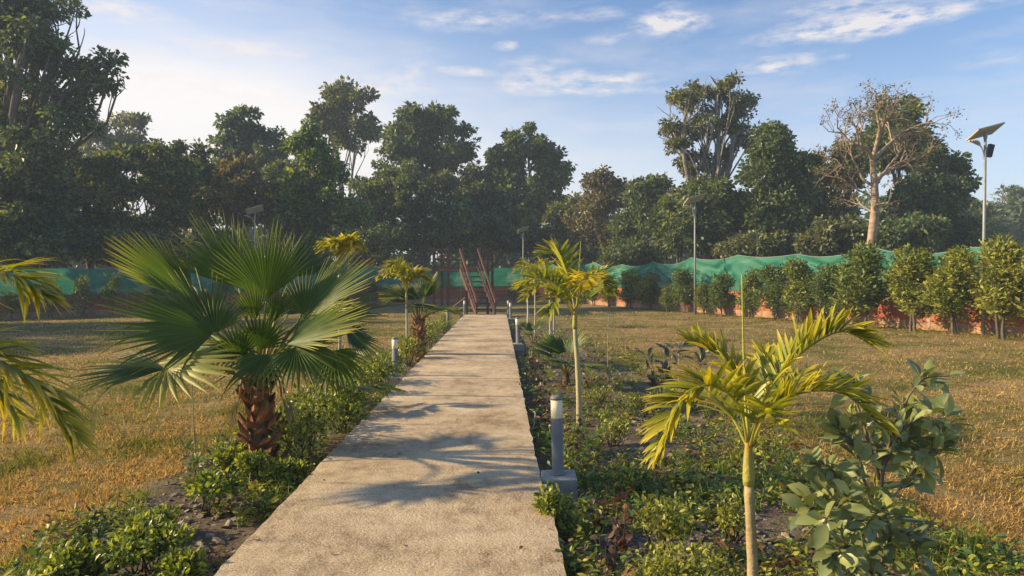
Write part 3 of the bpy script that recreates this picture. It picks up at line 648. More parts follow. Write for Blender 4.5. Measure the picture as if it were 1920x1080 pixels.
# (px centre, top y, half width px, kind)
row = [(1112,522,22,0),(1142,516,22,4),(1180,506,30,0),(1218,512,27,2),(1252,534,21,5),(1283,504,27,3),(1320,531,22,2),(1355,514,27,3),(1408,505,31,5),(1450,498,36,3),(1500,487,41,2),(1556,497,38,3),(1624,458,60,5),(1714,464,56,0),(1797,466,58,4),(1880,447,68,1),(1975,440,76,0)]
for k, (px, ty, hw, kd) in enumerate(row):
    u = (px-960)/F; d = (4.9-1.15+47/3.1)/(u+1/3.1)
    b = G(px, d); H = CH+(HZ-ty)/F*d-b[2]; w = hw/F*d
    desc = ['pale yellowish green','bright sunlit green','dull green','grey green','golden green','mid green'][kd]
    size = 'small' if H < 1.9 else ('tall' if H > 2.35 else 'medium')
    lab = f'{size} {desc} shrub before the orange wall, {ORD[k]} from the far end'
    dm = DIM[pr[kd][0].name]; place(*pr[kd], (b[0], b[1], b[2]), (.80*w/dm[0], .80*w/dm[0], .98*H/dm[1]), k*1.3, lab)
GRP2 = 'shrubs planted along the far left wall'
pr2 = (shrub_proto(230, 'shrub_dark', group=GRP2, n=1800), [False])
row2 = [(22,545,24),(92,515,22),(155,517,22),(212,512,20),(305,520,30),(420,525,22),(565,528,22),(700,525,24),(728,540,18),(965,530,14),(1055,528,18),(1085,525,18)]
for k, (px, ty, hw) in enumerate(row2):
    u = (px-960)/F
    # intersection with the back wall line, 1.2 m inwards
    t = (BACK_A[0]-u*BACK_A[1])/(u*BACK_D[1]-BACK_D[0]) if px < 950 else None
    d = (BACK_A[1]+BACK_D[1]*t)-1.6 if t is not None and t > 0 else 50.0
    b = G(px, d); H = CH+(HZ-ty)/F*d-b[2]; w = hw/F*d
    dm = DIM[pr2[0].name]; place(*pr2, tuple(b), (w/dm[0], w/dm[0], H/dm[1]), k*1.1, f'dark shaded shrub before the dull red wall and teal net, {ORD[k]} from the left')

# ------------------------------------------------------------ solar street lamps
def solar_lamp(px, Yd, ty, lean, label, rz, pr=.055, ps=1.0):
    b = G(px, Yd); H = CH+(HZ-ty)/F*Yd-b[2]
    root = empty('solar_street_lamp', b, label, 'street lamp', 'solar street lamps'); Z0 = np.zeros(3)
    m = MB(); m.tube([[0, 0, -.2], [lean*H*.5, 0, H*.5], [lean*H, 0, H]], [pr, pr*.86, pr*.7], 12); m.build('pole', MAT['galv'], root)
    top = np.array([lean*H, 0, H])
    c, s = math.cos(rz), math.sin(rz)
    def rot(v): v = np.array(v, float); return np.stack([v[..., 0]*c-v[..., 1]*s, v[..., 0]*s+v[..., 1]*c, v[..., 2]], -1)
    # tilted panel: long axis lies along local x, tilts up to +x
    hw, hl, tl = .43*ps, .27*ps, R(15)
    def panel(w, l, z0, z1, mat, nm, par):
        q = MB(); v = []
        for z in (z0, z1):
            for x, y in ((-w,-l),(w,-l),(w,l),(-w,l)):
                xx = x*math.cos(tl)-z*math.sin(tl); zz = x*math.sin(tl)+z*math.cos(tl); zz -= y*.42
                v.append([xx, y, zz])
        v = rot(np.array(v))+top+[0, 0, .06]
        q.add(v, q=[(3,2,1,0),(4,5,6,7),(0,1,5,4),(1,2,6,5),(2,3,7,6),(3,0,4,7)], smooth=False); return q.build(nm, mat, par)
    pn = panel(hw, hl, .0, .035, MAT['panel_back'], 'solar_panel', root)
    panel(hw*.95, hl*.93, .036, .040, MAT['panel_cell'], 'solar_cells', pn)
    m = MB(); m.bar(top+[0, 0, -.12], top+[0, 0, .05], .07); m.bar(top+rot([-.2*ps, 0, -.03]), top+rot([.2*ps, 0, .10]), .04); m.build('panel_bracket', MAT['galv'], root)
    m = MB(); a = top+[0, 0, -.42*ps-.1]
    pts = spline([a+rot([-.02, 0, -.25]), a+rot([-.10*ps, 0, .08]), a+rot([-.22*ps, 0, .22])], 8); m.tube(pts, .02*ps, 8); m.build('lamp_arm', MAT['galv'], root)
    m = MB(); hd = spline([a+rot([-.18*ps, 0, .19]), a+rot([-.32*ps, 0, .28]), a+rot([-.52*ps, 0, .30])], 9)
    for i in range(8):
        w = [.035,.06,.075,.08,.08,.075,.06,.03][i]*ps*1.3
        m.bar(hd[i], hd[i+1]+(hd[i+1]-hd[i])*.02, w*2, .04*ps, col=(1,1,1))
    m.build('lamp_head', MAT['panel_back'], root)
    m = MB(); q = top+rot([.14*ps, 0, -.50*ps]); m.bar(q+rot([-.04, 0, -.16])*1.0, q+rot([.05, 0, .18]), .15*ps, .12*ps, up=(0, 1, 0)); m.build('battery_box', MAT['black'], root)
    m = MB(); m.bar(top+rot([.03, 0, -.62*ps]), q+rot([-.03, 0, -.14]), .03); m.build('box_bracket', MAT['galv'], root)
    return root
solar_lamp(1843, 20.0, 252, .012, 'tall leaning solar street lamp rising from the shrubs at the right edge', R(4), .050, .92)
solar_lamp(1303, 32.4, 376, .000, 'slim pale solar lamp in front of the net under the tallest right tree', R(10), .05, 1.05)
solar_lamp(981, 53.0, 432, 0, 'small distant solar lamp in the middle near the path end', R(8), .05, .95)
solar_lamp(478, 41.0, 396, 0, 'small solar lamp poking up behind the fan palm crown', R(12), .05, 1.1)

# ------------------------------------------------------------ bollards
def bollard(x, y, z, label, used=[None]):
    if used[0] is None:
        root = empty('bollard_light', (0, 0, 0), label, 'bollard light', 'bollard lights beside the path')
        m = MB(); v = np.array([[-.14,-.14],[.14,-.14],[.14,.14],[-.14,.14]])
        def ring(s, z): return np.column_stack([v*s, np.full(4, z)])
        V = np.concatenate([ring(1.0,-.32), ring(1.0,-.012), ring(.93, 0)])
        m.add(V, q=[(0,1,5,4),(1,2,6,5),(2,3,7,6),(3,0,4,7),(4,5,9,8),(5,6,10,9),(6,7,11,10),(7,4,8,11),(8,9,10,11)], smooth=False); m.build('base_block', MAT['block'], root)
        m = MB(); r = .047
        m.tube([[0,0,0],[0,0,.012],[0,0,.0121],[0,0,.44]], [.062,.062,r,r], 20); m.build('post', MAT['metal_grey'], root)
        m = MB(); m.tube([[0,0,.44],[0,0,.442],[0,0,.585]], [.044,.046,.046], 20); m.build('diffuser', MAT['diffuser'], root)
        m = MB(); m.tube([[0,0,.585],[0,0,.600],[0,0,.612],[0,0,.620]], [.049,.050,.042,.018], 20); m.build('cap', MAT['metal_grey'], root)
        used[0] = root; o = root
    else: o = copy_tree(used[0]); o['label'] = label
    o.location = (x, y, z); o.rotation_euler = (random.uniform(-.02, .02), random.uniform(-.03, .02), -.018); return o
bollard(.362, 5.65, -.005, 'nearest grey bollard light with cream diffuser on a concrete block right of the path')
bollard(xr(17.1)+.13, 17.1, -.01, 'second nearest bollard light on the right side of the path')
bollard(xr(27.8)+.12, 27.8, -.01, 'third bollard light on the right side near the path end')
bollard(xr(31.5)+.08, 31.6, -.02, 'farthest right bollard light just behind the third one')
bollard(xl(11.35)-.16, 11.35, -.015, 'bollard light left of the path past the fan palm')
bollard(xl(22.8)-.14, 22.8, -.01, 'half hidden bollard light in the plants along the left path edge')
bollard(xl(30.6)-.02, 30.9, -.02, 'farthest left bollard light beside the foot of the red stairs')

# ------------------------------------------------------------ steel platform with stairs
def platform():
    b = G(900, 34); root = empty('steel_platform', b, 'rusty red steel viewing platform with open stairs at the end of the path', 'platform')
    def bars(nm, L, w=.08, mat='rust', par=root, h=None):
        m = MB()
        for s in L: m.bar(s[0], s[1], s[2] if len(s) > 2 else w, h)
        return m.build(nm, MAT[mat], par, b if par is root else b)
    fl = 2.03
    gzv = float(b[2])
    def Q(px, z, Y): return np.array([(px-960)/F*Y, Y, z])
    A, B, C, D = (-3.75, 34.6), (-1.15, 34.2), (-1.0, 36.6), (-3.6, 37.0)
    deck = MB(); v = [[*A,fl-.03],[*B,fl-.03],[*C,fl-.03],[*D,fl-.03],[*A,fl+.01],[*B,fl+.01],[*C,fl+.01],[*D,fl+.01]]
    deck.add(v, q=[(3,2,1,0),(4,5,6,7),(0,1,5,4),(1,2,6,5),(2,3,7,6),(3,0,4,7)], smooth=False); deck.build('deck', MAT['tread'], root, b)
    bars('deck_beam', [((*A,fl-.09),(*B,fl-.09)),((*B,fl-.09),(*C,fl-.09)),((*D,fl-.09),(*C,fl-.09)),((*A,fl-.09),(*D,fl-.09))], .11)
    for p in (A, B, C, D, (-3.05, 34.5)):
        bars('post', [((p[0], p[1], gzv-.1), (p[0], p[1], fl+.93))], .13)
    rt = fl+.9
    bars('guard_rail', [((*A,rt),(-3.05,34.5,rt)),((*A,fl+.45),(-3.05,34.5,fl+.45)),((*A,rt),(*D,rt)),((*A,fl+.45),(*D,fl+.45)),((*D,rt),(*C,rt)),((*D,fl+.45),(*C,fl+.45)),((*C,rt),(*B,rt)),((*C,fl+.45),(*B,fl+.45)),((-1.62,34.25,rt),(*B,rt)),((-1.62,34.25,rt),(-1.62,34.25,fl),.06),((-1.45,34.25,rt),(-1.45,34.25,fl),.05)], .05)
    for q in [((-3.45,34.5,rt),(-3.05,34.45,fl+.2)),((-2.1,32.5,gzv+.85),(-3.1,33.6,gzv+.1)),((-2.1,32.4,gzv+.45),(-3.0,33.5,gzv-.05))]: bars('brace', [q], .05)
    # stairs
    s0 = np.array([-1.52, 31.1]); s1 = np.array([-.72, 31.2]); t0 = np.array([-2.48, 34.35]); t1 = np.array([-1.62, 34.25])
    z0 = gzv+.05
    m = bars('stringer', [((*s0,z0),(*t0,fl-.08))], .05, par=root, h=.22); m = bars('stringer', [((*s1,z0),(*t1,fl-.08))], .05, 'tread', h=.22)
    n = 9
    for k in range(n):
        f = (k+.25)/n; a = s0*(1-f)+t0*f; c = s1*(1-f)+t1*f; z = z0+(fl-z0)*f+.02
        dd = np.array([-.06, .23])
        q = MB(); v = [[*a,z-.05],[*c,z-.05],[*(c+dd),z-.05],[*(a+dd),z-.05],[*a,z+.012],[*c,z+.012],[*(c+dd),z+.012],[*(a+dd),z+.012]]
        q.add(v, q=[(3,2,1,0),(4,5,6,7),(0,1,5,4),(1,2,6,5),(2,3,7,6),(3,0,4,7)], smooth=False); q.build('tread', MAT['tread'], root, b)
    for s, t in ((s0, t0), (s1, t1)):
        bars('newel_post', [((*s, z0-.15), (*s, z0+.62))], .07)
        md = s*.5+t*.5; 
        bars('handrail', [((*(s+[.03,-.1]), z0+.60), (*t, rt))], .085)
        bars('midrail', [((*s, z0+.30), (*t, fl+.35))], .04)
        bars('baluster', [((*md, z0+(fl-z0)*.5), (*md, z0+(fl-z0)*.5+.74))], .05)
    bars('support_post', [((-2.02,32.3,gzv-.1),(-2.02,32.3,gzv+1.15))], .08)
platform()

# ------------------------------------------------------------ palms
def mixc(a, b, t): a = np.array(a, float); b = np.array(b, float); t = np.asarray(t)[..., None]; return a*(1-t)+b*t
G_FAN = (.072,.125,.012); Y_FAN = (.46,.43,.06); BR_FAN = (.42,.24,.09); BLUE_FAN = (.050,.095,.042)
def fan_blade(m, H, tip, hint, spread, g, nseg=38, col=G_FAN, droop=.10, tipy=.5, cup=.12, split=.50, R0=None):
    nseg = int(nseg*.80); droop *= .45; spread *= .90
    H = np.array(H, float); a = np.array(tip, float)-H; Rr = R0 or np.linalg.norm(a); a = nrm(a)
    n = np.array(hint, float); n = nrm(n-a*np.dot(n, a)); sd = np.cross(n, a)
    S = R(spread); dth = 2*S/nseg
    st = np.array([.02,.14,.28,.44,split,.70,.81,.91,1.0])
    for k in range(nseg):
        th = -S+(k+.5)*dth; f = abs(th)/S
        L = Rr*(1-.30*f**2)*g.uniform(.93, 1.05); dr = droop*g.uniform(.6, 1.6); tw = g.normal(0, .012)
        tipdown = g.uniform(0, 1)**3*.35 if g.random() < .3 else 0
        rows = []
        for e in (-.5, 0, .5):
            r = st*L
            fade = np.clip((st-split)/(1-split), 0, 1)
            wang = dth*(1-fade**1.3)
            wid = np.where(st <= split, 1, (split/np.maximum(st, .01)))   # beyond split width shrinks
            t = th+e*wang*wid*1.02+tw*fade
            p = H+(np.cos(t)[:, None]*a+np.sin(t)[:, None]*sd)*r[:, None]
            p = p+n*(cup*Rr*(f**2)*(st**1.2))[:, None]
            fold = (.0 if e else 1)*.80*dth*r*np.minimum(1, wid)*(1-fade*.8)
            p = p+n*fold[:, None]
            p[:, 2] -= dr*Rr*st**2.4+tipdown*Rr*fade**2
            rows.append(p)
        V = np.stack(rows, 1).reshape(-1, 3); q = []
        for i in range(len(st)-1):
            for j in (0, 1): q.append((i*3+j, i*3+j+1, i*3+3+j+1, i*3+3+j))
        ty = np.clip((st-.50)/.50, 0, 1)**1.5*tipy*g.uniform(.5, 1.7)
        c = mixc(np.array(col)*g.uniform(.85, 1.2), Y_FAN, np.clip(ty, 0, 1)); c[-1] = mixc(c[-1], BR_FAN, min(1, tipy*g.uniform(.6, 1.6)))
        c = np.repeat(c[:, None], 3, 1)
        c[:, 1] *= 1.12
        m.add(V, q=q, col=c.reshape(-1, 3))
def fan_palm(base, crown, leaves, trunk_r, label, g, scale=1.0, group=None, boots=True, name='fan_palm', nseg=38, spears=True):
    base = np.array(base, float); crown = np.array(crown, float)
    root = empty(name, base, label, 'palm', group)
    H = crown[2]-base[2]; m = MB()
    if H > .1:
        pts = spline([base-[0, 0, .1], base*.6+crown*.4, crown], 12)
        rr = trunk_r*np.interp(np.linspace(0, 1, 12), [0,.15,.6,1], [1.15,1.0,.85,.55])
        m.tube(pts, rr, 16, col=(.16,.10,.06)); m.build('trunk', MAT['boot'], root, base)
    if boots:
        m = MB()
        for k in range(260):        # loose fibres
            f = g.random(); p = base*(1-f)+crown*f; a = g.random()*6.283; d = np.array([math.cos(a), math.sin(a), 0]); q = p+d*trunk_r*.95*(1-.35*f)
            m.tube([q, q+d*.03*scale+rand_unit(1, g)[0]*.03*scale, q+d*g.uniform(.03, .07)*scale+rand_unit(1, g)[0]*.05*scale-[0, 0, .02]], [.0022, .0016, .0008], 3, col=(.22,.13,.07), cap=False)
        nb = int(66*H/.9)
        for k in range(nb):
            f = (k+.5)/nb; p = base*(1-f)+crown*f; a = k*2.39996; r = trunk_r*np.interp(f, [0,.6,1], [1.05,.85,.5])
            a += g.normal(0, .22); p = p+[0, 0, g.normal(0, .012)]; d = np.array([math.cos(a), math.sin(a), 0]); t = nrm(np.array([-d[1], d[0], g.normal(0, .18)]))
            w = .056*scale*g.uniform(.6, 1.3); h = .14*scale*g.uniform(.55, 1.5); lift = g.uniform(.015, .085)*scale
            c0 = np.array([.58,.20,.06])*g.uniform(.65, 1.25); c1 = np.array([.13,.085,.055])*g.uniform(.7, 1.3)
            b0 = p+d*(r*.92)
            V = [b0-t*w, b0+t*w, b0-t*w*.75+d*lift*.6+[0,0,h*.5], b0+d*(lift*1.2+.012)+[0,0,h*.45], b0+t*w*.75+d*lift*.6+[0,0,h*.5],
                 b0-t*w*.30+d*lift*1.5+[0,0,h], b0+t*w*.22+d*lift*1.7+[0,0,h*g.uniform(.85, 1.1)], b0+d*.012]
            m.add(V, q=[(0,7,3,2),(7,1,4,3),(2,3,6,5)], t=[(3,4,6)], col=[c0,c0,c1*1.3,c0*1.1,c1*1.3,c1,c1,c0], smooth=False)
        m.build('leaf_stubs', MAT['boot'], root, base)
    if boots:
        for k in range(5):          # a few dried fronds folded down along the trunk
            a = k*1.9+.4; d = np.array([math.cos(a), math.sin(a), 0]); h = crown+d*trunk_r*1.9-[0, 0, .12*scale]; m = MB()
            m.tube(spline([crown+d*trunk_r*.4, crown+d*trunk_r*1.6+[0,0,.05*scale], h], 6), np.linspace(.016, .008, 6)*scale, 6, col=(.30,.18,.08))
            fan_blade(m, h, h+d*.10*scale-[0, 0, .30*scale], d, 20, g, 12, (.26,.19,.09), .05, .9, .3); m.build('dry_frond', MAT['fan'], root, base)
    for lf in leaves:
        h, t, hint, sp = lf[:4]; kw = lf[4] if len(lf) > 4 else {}
        h = np.array(h); d = nrm(h-crown); s = crown+np.array([d[0], d[1], 0])*trunk_r*.45-[0, 0, .02*scale]
        L = np.linalg.norm(h-s); mid = (s+h)/2+[0, 0, .10*L]
        m = MB(); pts = spline([s, mid, h], 9); cc = mixc((.30,.16,.06), (.16,.21,.04), np.linspace(0, 1, 9)**.5)
        m.tube(pts, np.linspace(.020, .0085, 9)*scale, 6, col=cc)
        fan_blade(m, h, t, hint, sp, g, kw.get('nseg', nseg), kw.get('col', G_FAN), kw.get('droop', .10), kw.get('tipy', .5), kw.get('cup', .12))
        m.build('frond', MAT['fan'], root, base)
    return root
gp = np.random.default_rng(31)
A = lambda px, py, y: P(px, py, y)
cr = A(486, 716, 6.35); bs = G(492, 6.4)
L = [
 (A(500,560,6.2), A(482,402,6.15), (.1,-1,.25), 66, dict(tipy=.45, droop=.02)),
 (A(448,540,6.5), A(345,402,6.7), (.35,-1,.3), 42, dict(tipy=.6, droop=.03)),
 (A(362,560,6.3), A(207,438,6.15), (.58,-.30,.75), 55, dict(tipy=.7, droop=.02)),
 (A(402,622,5.75), A(190,560,5.55), (-.05,-.62,.78), 88, dict(tipy=.35, nseg=46, droop=.05)),
 (A(405,624,5.7), A(415,545,5.9), (-.05,-.8,.6), 78, dict(tipy=.35, R0=.42, droop=.02, nseg=26)),
 (A(310,692,5.45), A(135,695,5.25), (.0,-.30,.95), 62, dict(tipy=.35, col=BLUE_FAN, droop=.12)),
 (A(312,692,5.45), A(405,718,5.05), (.0,-.5,.85), 72, dict(tipy=1.0, col=(.26,.27,.06), R0=.36, nseg=18, droop=.15)),
 (A(572,590,6.1), A(702,488,6.0), (-.25,-.65,.6), 52, dict(tipy=.8, droop=.04)),
 (A(574,592,6.1), A(566,500,6.3), (-.1,-1,.3), 60, dict(tipy=.4, R0=.42, nseg=24)),
 (A(535,645,5.7), A(690,583,5.6), (-.25,-.5,.85), 50, dict(tipy=1.0, droop=.08)),
 (A(600,600,6.8), A(728,556,7.0), (0,-.6,.8), 62, dict(tipy=.25, col=BLUE_FAN)),
 (A(625,658,6.0), A(645,742,5.95), (.25,-1,.1), 100, dict(tipy=.15, R0=.36, nseg=26, droop=.35)),
 (A(545,520,6.9), A(615,432,7.2), (0,-1,.4), 62, dict(tipy=.4, col=BLUE_FAN)),
 (A(650,625,6.6), A(722,655,6.7), (0,-.5,.9), 88, dict(tipy=.2, col=BLUE_FAN, droop=.2)),
 (A(500,665,5.7), A(470,735,5.3), (0,-.5,.85), 88, dict(tipy=.3, R0=.38, nseg=28, droop=.2)),
 (A(555,650,5.6), A(600,722,5.3), (0,-.6,.85), 85, dict(tipy=.35, R0=.40, nseg=28, droop=.2)),
 (A(540,590,6.9), A(600,560,7.5), (0,-.4,.9), 80, dict(tipy=.3, col=BLUE_FAN)),
 (A(480,600,6.0), A(455,520,5.9), (.1,-1,.3), 45, dict(tipy=.3, R0=.4, nseg=20)),
 (A(440,660,6.6), A(330,650,7.1), (0,-.4,.9), 85, dict(tipy=.5, droop=.15)),
 (A(505,610,6.15), A(540,520,6.1), (0,-1,.2), 35, dict(tipy=.3, R0=.5, nseg=20)),
 (A(488,655,5.95), A(492,570,5.85), (.1,-1,.35), 80, dict(tipy=.3, R0=.36, nseg=26)),
 (A(452,668,5.8), A(430,600,5.7), (-.1,-.9,.5), 70, dict(tipy=.4, R0=.34, nseg=22)),
 (A(545,640,6.0), A(640,610,5.8), (0,-.75,.6), 80, dict(tipy=.3, R0=.48, nseg=30)),
 (A(455,650,5.9), A(380,690,5.5), (0,-.6,.85), 85, dict(tipy=.5, R0=.40, nseg=28, droop=.15)),
 (A(530,670,6.5), A(610,690,6.9), (0,-.5,.9), 85, dict(tipy=.3, R0=.5, col=BLUE_FAN)),
]
fan_palm(bs, cr, L, .112, 'large fan palm with shaggy orange brown trunk left of the path', gp)

def frond(m, pts, nl, ll, lw, g, c0=(.10,.15,.02), c1=(.42,.36,.03), vup=.35, droop=.25, ang=55, tipc=(.56,.40,.05), r=.010, start=.18, up=None, fill=1.0, taper=True, stemcol=(.34,.33,.06)):
    p = spline(pts, 40); m.tube(p[::2], np.linspace(r, r*.25, 20), 6, col=stemcol)
    tg = nrm(np.gradient(p, axis=0)); s = np.linspace(start, .99, nl)
    st = np.array([0,.12,.3,.55,.78,1.0]); ww = np.array([.35,.8,1,.92,.6,.06])
    for side in (-1, 1):
        for k, f in enumerate(s):
            if g.random() > fill: continue
            f = min(.995, f+g.normal(0, .006)); i = int(f*39); o = p[i]; t = tg[i]
            u = np.array([0, 0, 1.]) if up is None else np.array(up, float)
            u = nrm(u-t*np.dot(u, t)); sd = np.cross(t, u)*side
            a = R(ang*(1-.55*f)+g.normal(0, 7)); d = nrm(t*math.cos(a)+sd*math.sin(a)+u*(vup+g.normal(0, .22)))
            Lf = ll*(math.sin(math.pi*(.22+.70*f))**.6 if taper else 1)*g.uniform(.82, 1.12); W = lw*g.uniform(.8, 1.15)
            nn = nrm(np.cross(d, np.cross(u, d))+g.normal(0, .25, 3)); ac = nrm(np.cross(d, nn)); dr = droop*g.uniform(.4, 1.8)
            mid = o+d*(st*Lf)[:, None]; mid[:, 2] -= dr*Lf*st**2.2
            V = np.stack([mid-ac*(ww*W/2)[:, None]+nn*(ww*W*.16)[:, None], mid, mid+ac*(ww*W/2)[:, None]+nn*(ww*W*.16)[:, None]], 1).reshape(-1, 3)
            q = [(i_*3+j, i_*3+j+1, i_*3+3+j+1, i_*3+3+j) for i_ in range(5) for j in (0, 1)]
            y = np.clip(g.choice([.05, .35, .85], p=[.38, .34, .28])+g.normal(0, .12), 0, 1)
            c = mixc(mixc(c0, c1, y*.9), c1, st**1.6*.75); c[-1] = mixc(c[-1], tipc, g.uniform(.2, 1)); c[-2] = mixc(c[-2], tipc, g.uniform(0, .45))
            m.add(V, q=q, col=np.repeat(c, 3, 0))
def feather_palm(label, base, tr_top, fronds, g, trunk_r=.03, group='young yellowish feather palms', trunk_col=(.50,.42,.30), shaft=None, spear=None, name='feather_palm', **kw):
    base = np.array(base, float); root = empty(name, base, label, 'palm', group)
    tt = np.array(tr_top, float); m = MB(); n = 16; pts = spline([base-[0,0,.08], base*.5+tt*.5+[.01,0,0], tt], n)
    ring = 1+.05*np.sin(np.arange(n)*2.4)
    cc = np.array([np.array(trunk_col)*(.85+.25*g.random()) for _ in range(n)])
    m.tube(pts, np.linspace(1.25, .85, n)*trunk_r*ring, 12, col=cc); m.build('trunk', MAT['stem'], root, base)
    if shaft is not None:
        m = MB(); e = np.array(shaft, float); q = spline([tt-[0,0,.01], tt*.5+e*.5, e], 8); m.tube(q, np.array([1.0,1.08,1.02,.95,.85,.7,.55,.35])*trunk_r, 10, col=mixc((.38,.36,.08), (.42,.22,.04), np.linspace(0, 1, 8)**2)); m.build('crown_shaft', MAT['stem'], root, base)
    for f in fronds:
        k2 = dict(kw); pp = f
        if isinstance(f, tuple): pp, ex = f; k2.update(ex)
        m = MB(); frond(m, pp, g=g, **k2); m.build('frond', MAT['palm'], root, base)
    if spear is not None:
        m = MB(); q = spline(spear, 8); m.tube(q, np.linspace(1, .35, 8)*trunk_r*.34, 7, col=(.40,.42,.07)); m.build('spear_leaf', MAT['stem'], root, base)
    return root
g2 = np.random.default_rng(77)
# foreground right
Yp = 2.8; b0 = G(1412, Yp)
YG0 = (.085,.135,.015); YG1 = (.52,.47,.03)
feather_palm('bright yellow green young feather palm in the right foreground with one tall spear', b0, A(1404,905,Yp), [
  ([A(1402,835,Yp), A(1385,760,Yp-.05), A(1330,722,Yp-.15), A(1272,765,Yp-.22), A(1240,850,Yp-.25)], dict(nl=42, ll=.19)),
  ([A(1402,825,Yp), A(1402,750,Yp+.05), A(1368,690,Yp+.1), A(1320,650,Yp+.15), A(1290,640,Yp+.2)], dict(nl=36, ll=.18)),
  ([A(1406,825,Yp), A(1440,735,Yp+.0), A(1500,665,Yp+.0), A(1575,622,Yp-.05), A(1640,650,Yp-.1)], dict(nl=40, ll=.20)),
  ([A(1408,838,Yp), A(1442,770,Yp-.1), A(1510,735,Yp-.15), A(1590,742,Yp-.2), A(1650,800,Yp-.2)], dict(nl=38, ll=.18)),
  ([A(1404,835,Yp), A(1425,770,Yp+.2), A(1480,720,Yp+.45), A(1540,715,Yp+.6)], dict(nl=28, ll=.18)),
  ([A(1402,840,Yp), A(1370,780,Yp+.2), A(1330,750,Yp+.5), A(1290,760,Yp+.6)], dict(nl=28, ll=.18)),
  ([A(1406,838,Yp), A(1420,790,Yp-.2), A(1440,770,Yp-.4), A(1460,800,Yp-.55)], dict(nl=18, ll=.15)),
  ([A(1404,838,Yp), A(1400,775,Yp+.1), A(1440,700,Yp+.25), A(1430,660,Yp+.4)], dict(nl=22, ll=.17)),
  ], g2, trunk_col=(.42,.32,.16), trunk_r=.0215, shaft=A(1403,820,Yp), spear=[A(1404,830,Yp), A(1396,720,Yp), A(1391,515,Yp)], nl=20, ll=.16, lw=.0205, c0=YG0, c1=YG1, r=.006, vup=.50, droop=.16, ang=62, start=.30)
# left edge palm, trunk outside the frame
Yp = 3.0; b0 = G(-330, Yp)
feather_palm('golden tipped feather palm whose fronds reach in at the left edge', b0, A(-325,880,Yp), [
  ([A(-320,840,Yp), A(-200,620,Yp), A(-90,535,Yp), A(10,512,Yp-.05), A(78,556,Yp-.1)], dict(nl=58, ll=.27, vup=.32)),
  ([A(-320,840,Yp), A(-210,700,Yp-.1), A(-80,650,Yp-.15), A(55,715,Yp-.2), A(138,830,Yp-.25)], dict(nl=66, ll=.29, vup=.42)),
  ([A(-320,840,Yp), A(-230,740,Yp+.1), A(-120,690,Yp+.2), A(-30,700,Yp+.3), A(40,790,Yp+.3)], dict(nl=46, ll=.25)),
  ([A(-320,840,Yp), A(-260,600,Yp+.1), A(-200,470,Yp+.2), A(-110,400,Yp+.3), A(-50,430,Yp+.3)], dict(nl=40, ll=.24)),
  ([A(-320,840,Yp), A(-400,600,Yp), A(-500,500,Yp), A(-620,520,Yp), A(-700,620,Yp)], dict(nl=40, ll=.24)),
  ([A(-320,840,Yp), A(-420,680,Yp-.2), A(-520,640,Yp-.4), A(-640,760,Yp-.5)], dict(nl=30, ll=.24)),
  ], g2, trunk_r=.035, shaft=A(-322,820,Yp), nl=40, ll=.24, lw=.021, c0=(.09,.14,.012), c1=(.46,.43,.025), r=.010, vup=.22, droop=.30, ang=52, start=.12)
# palm beside the path on the right
Yp = 8.3; b0 = G(1087, Yp)
feather_palm('slender feather palm right of the path with a golden rosette frond facing the viewer', b0, A(1078,615,Yp), [
  ([A(1078,580,Yp), A(1070,545,Yp+.1), A(1058,500,Yp+.2), A(1045,475,Yp+.35), A(1015,478,Yp+.4)], dict(nl=28, ll=.36)),
  ([A(1076,585,Yp), A(1050,540,Yp-.1), A(1010,520,Yp-.3), A(975,540,Yp-.4)], dict(nl=26, ll=.32)),
  ([A(1076,585,Yp), A(1060,555,Yp+.3), A(1020,530,Yp+.6), A(985,560,Yp+.8)], dict(nl=24, ll=.30)),
  ([A(1080,580,Yp), A(1092,535,Yp-.2), A(1100,515,Yp-.5), A(1103,528,Yp-.85)], dict(nl=26, ll=.34, c0=(.40,.34,.02), c1=(.62,.50,.03), vup=.1)),
  ([A(1080,580,Yp), A(1105,535,Yp), A(1125,518,Yp+.1), A(1140,545,Yp+.2)], dict(nl=24, ll=.30)),
  ([A(1078,585,Yp), A(1100,560,Yp+.4), A(1120,545,Yp+.7), A(1140,560,Yp+.9)], dict(nl=24, ll=.30)),
  ([A(1076,590,Yp), A(1055,560,Yp-.3), A(1040,560,Yp-.5), A(1030,590,Yp-.6)], dict(nl=22, ll=.28)),
  ], g2, trunk_r=.029, shaft=A(1078,575,Yp), spear=[A(1080,590,Yp), A(1085,520,Yp), A(1089,452,Yp)], trunk_col=(.46,.40,.22), nl=18, ll=.3, lw=.034, c0=(.08,.14,.02), c1=(.36,.38,.03), r=.010, vup=.5, droop=.16, ang=60, start=.25)
def auto_palm(label, px, Yp, ty, g, nf=7, L=.75, cj=0, yellow=.5, tr=.028, ll=.26, lw=.035, trunk_col=(.46,.40,.30), tilt=0):
    b = G(px, Yp); top = P(px+tilt, ty, Yp); K = b*.0+top
    fr = []
    for k in range(nf):
        a = k*2*math.pi/nf+g.uniform(-.3, .3); el = g.uniform(.35, 1.1); d = np.array([math.cos(a), math.sin(a), 0]); l = L*g.uniform(.8, 1.15)
        fr.append([K, K+d*l*.28*math.cos(el)+[0,0,l*.50], K+d*l*.62*math.cos(el*.6)+[0,0,l*(.35+.55*math.sin(el))], K+d*l*.95*math.cos(el*.7)+[0,0,l*(.15+.55*math.sin(el))]])
    y = yellow
    return feather_palm(label, b, K-[0,0,.12], fr, g, tr*.8, shaft=K+[0,0,.03], trunk_col=trunk_col, nl=22, ll=ll, lw=lw*1.25, c0=tuple(mixc((.07,.12,.02), (.25,.25,.02), y)), c1=tuple(mixc((.25,.28,.04), (.50,.49,.06), y)), r=.008, vup=.4, droop=.22, start=.2)
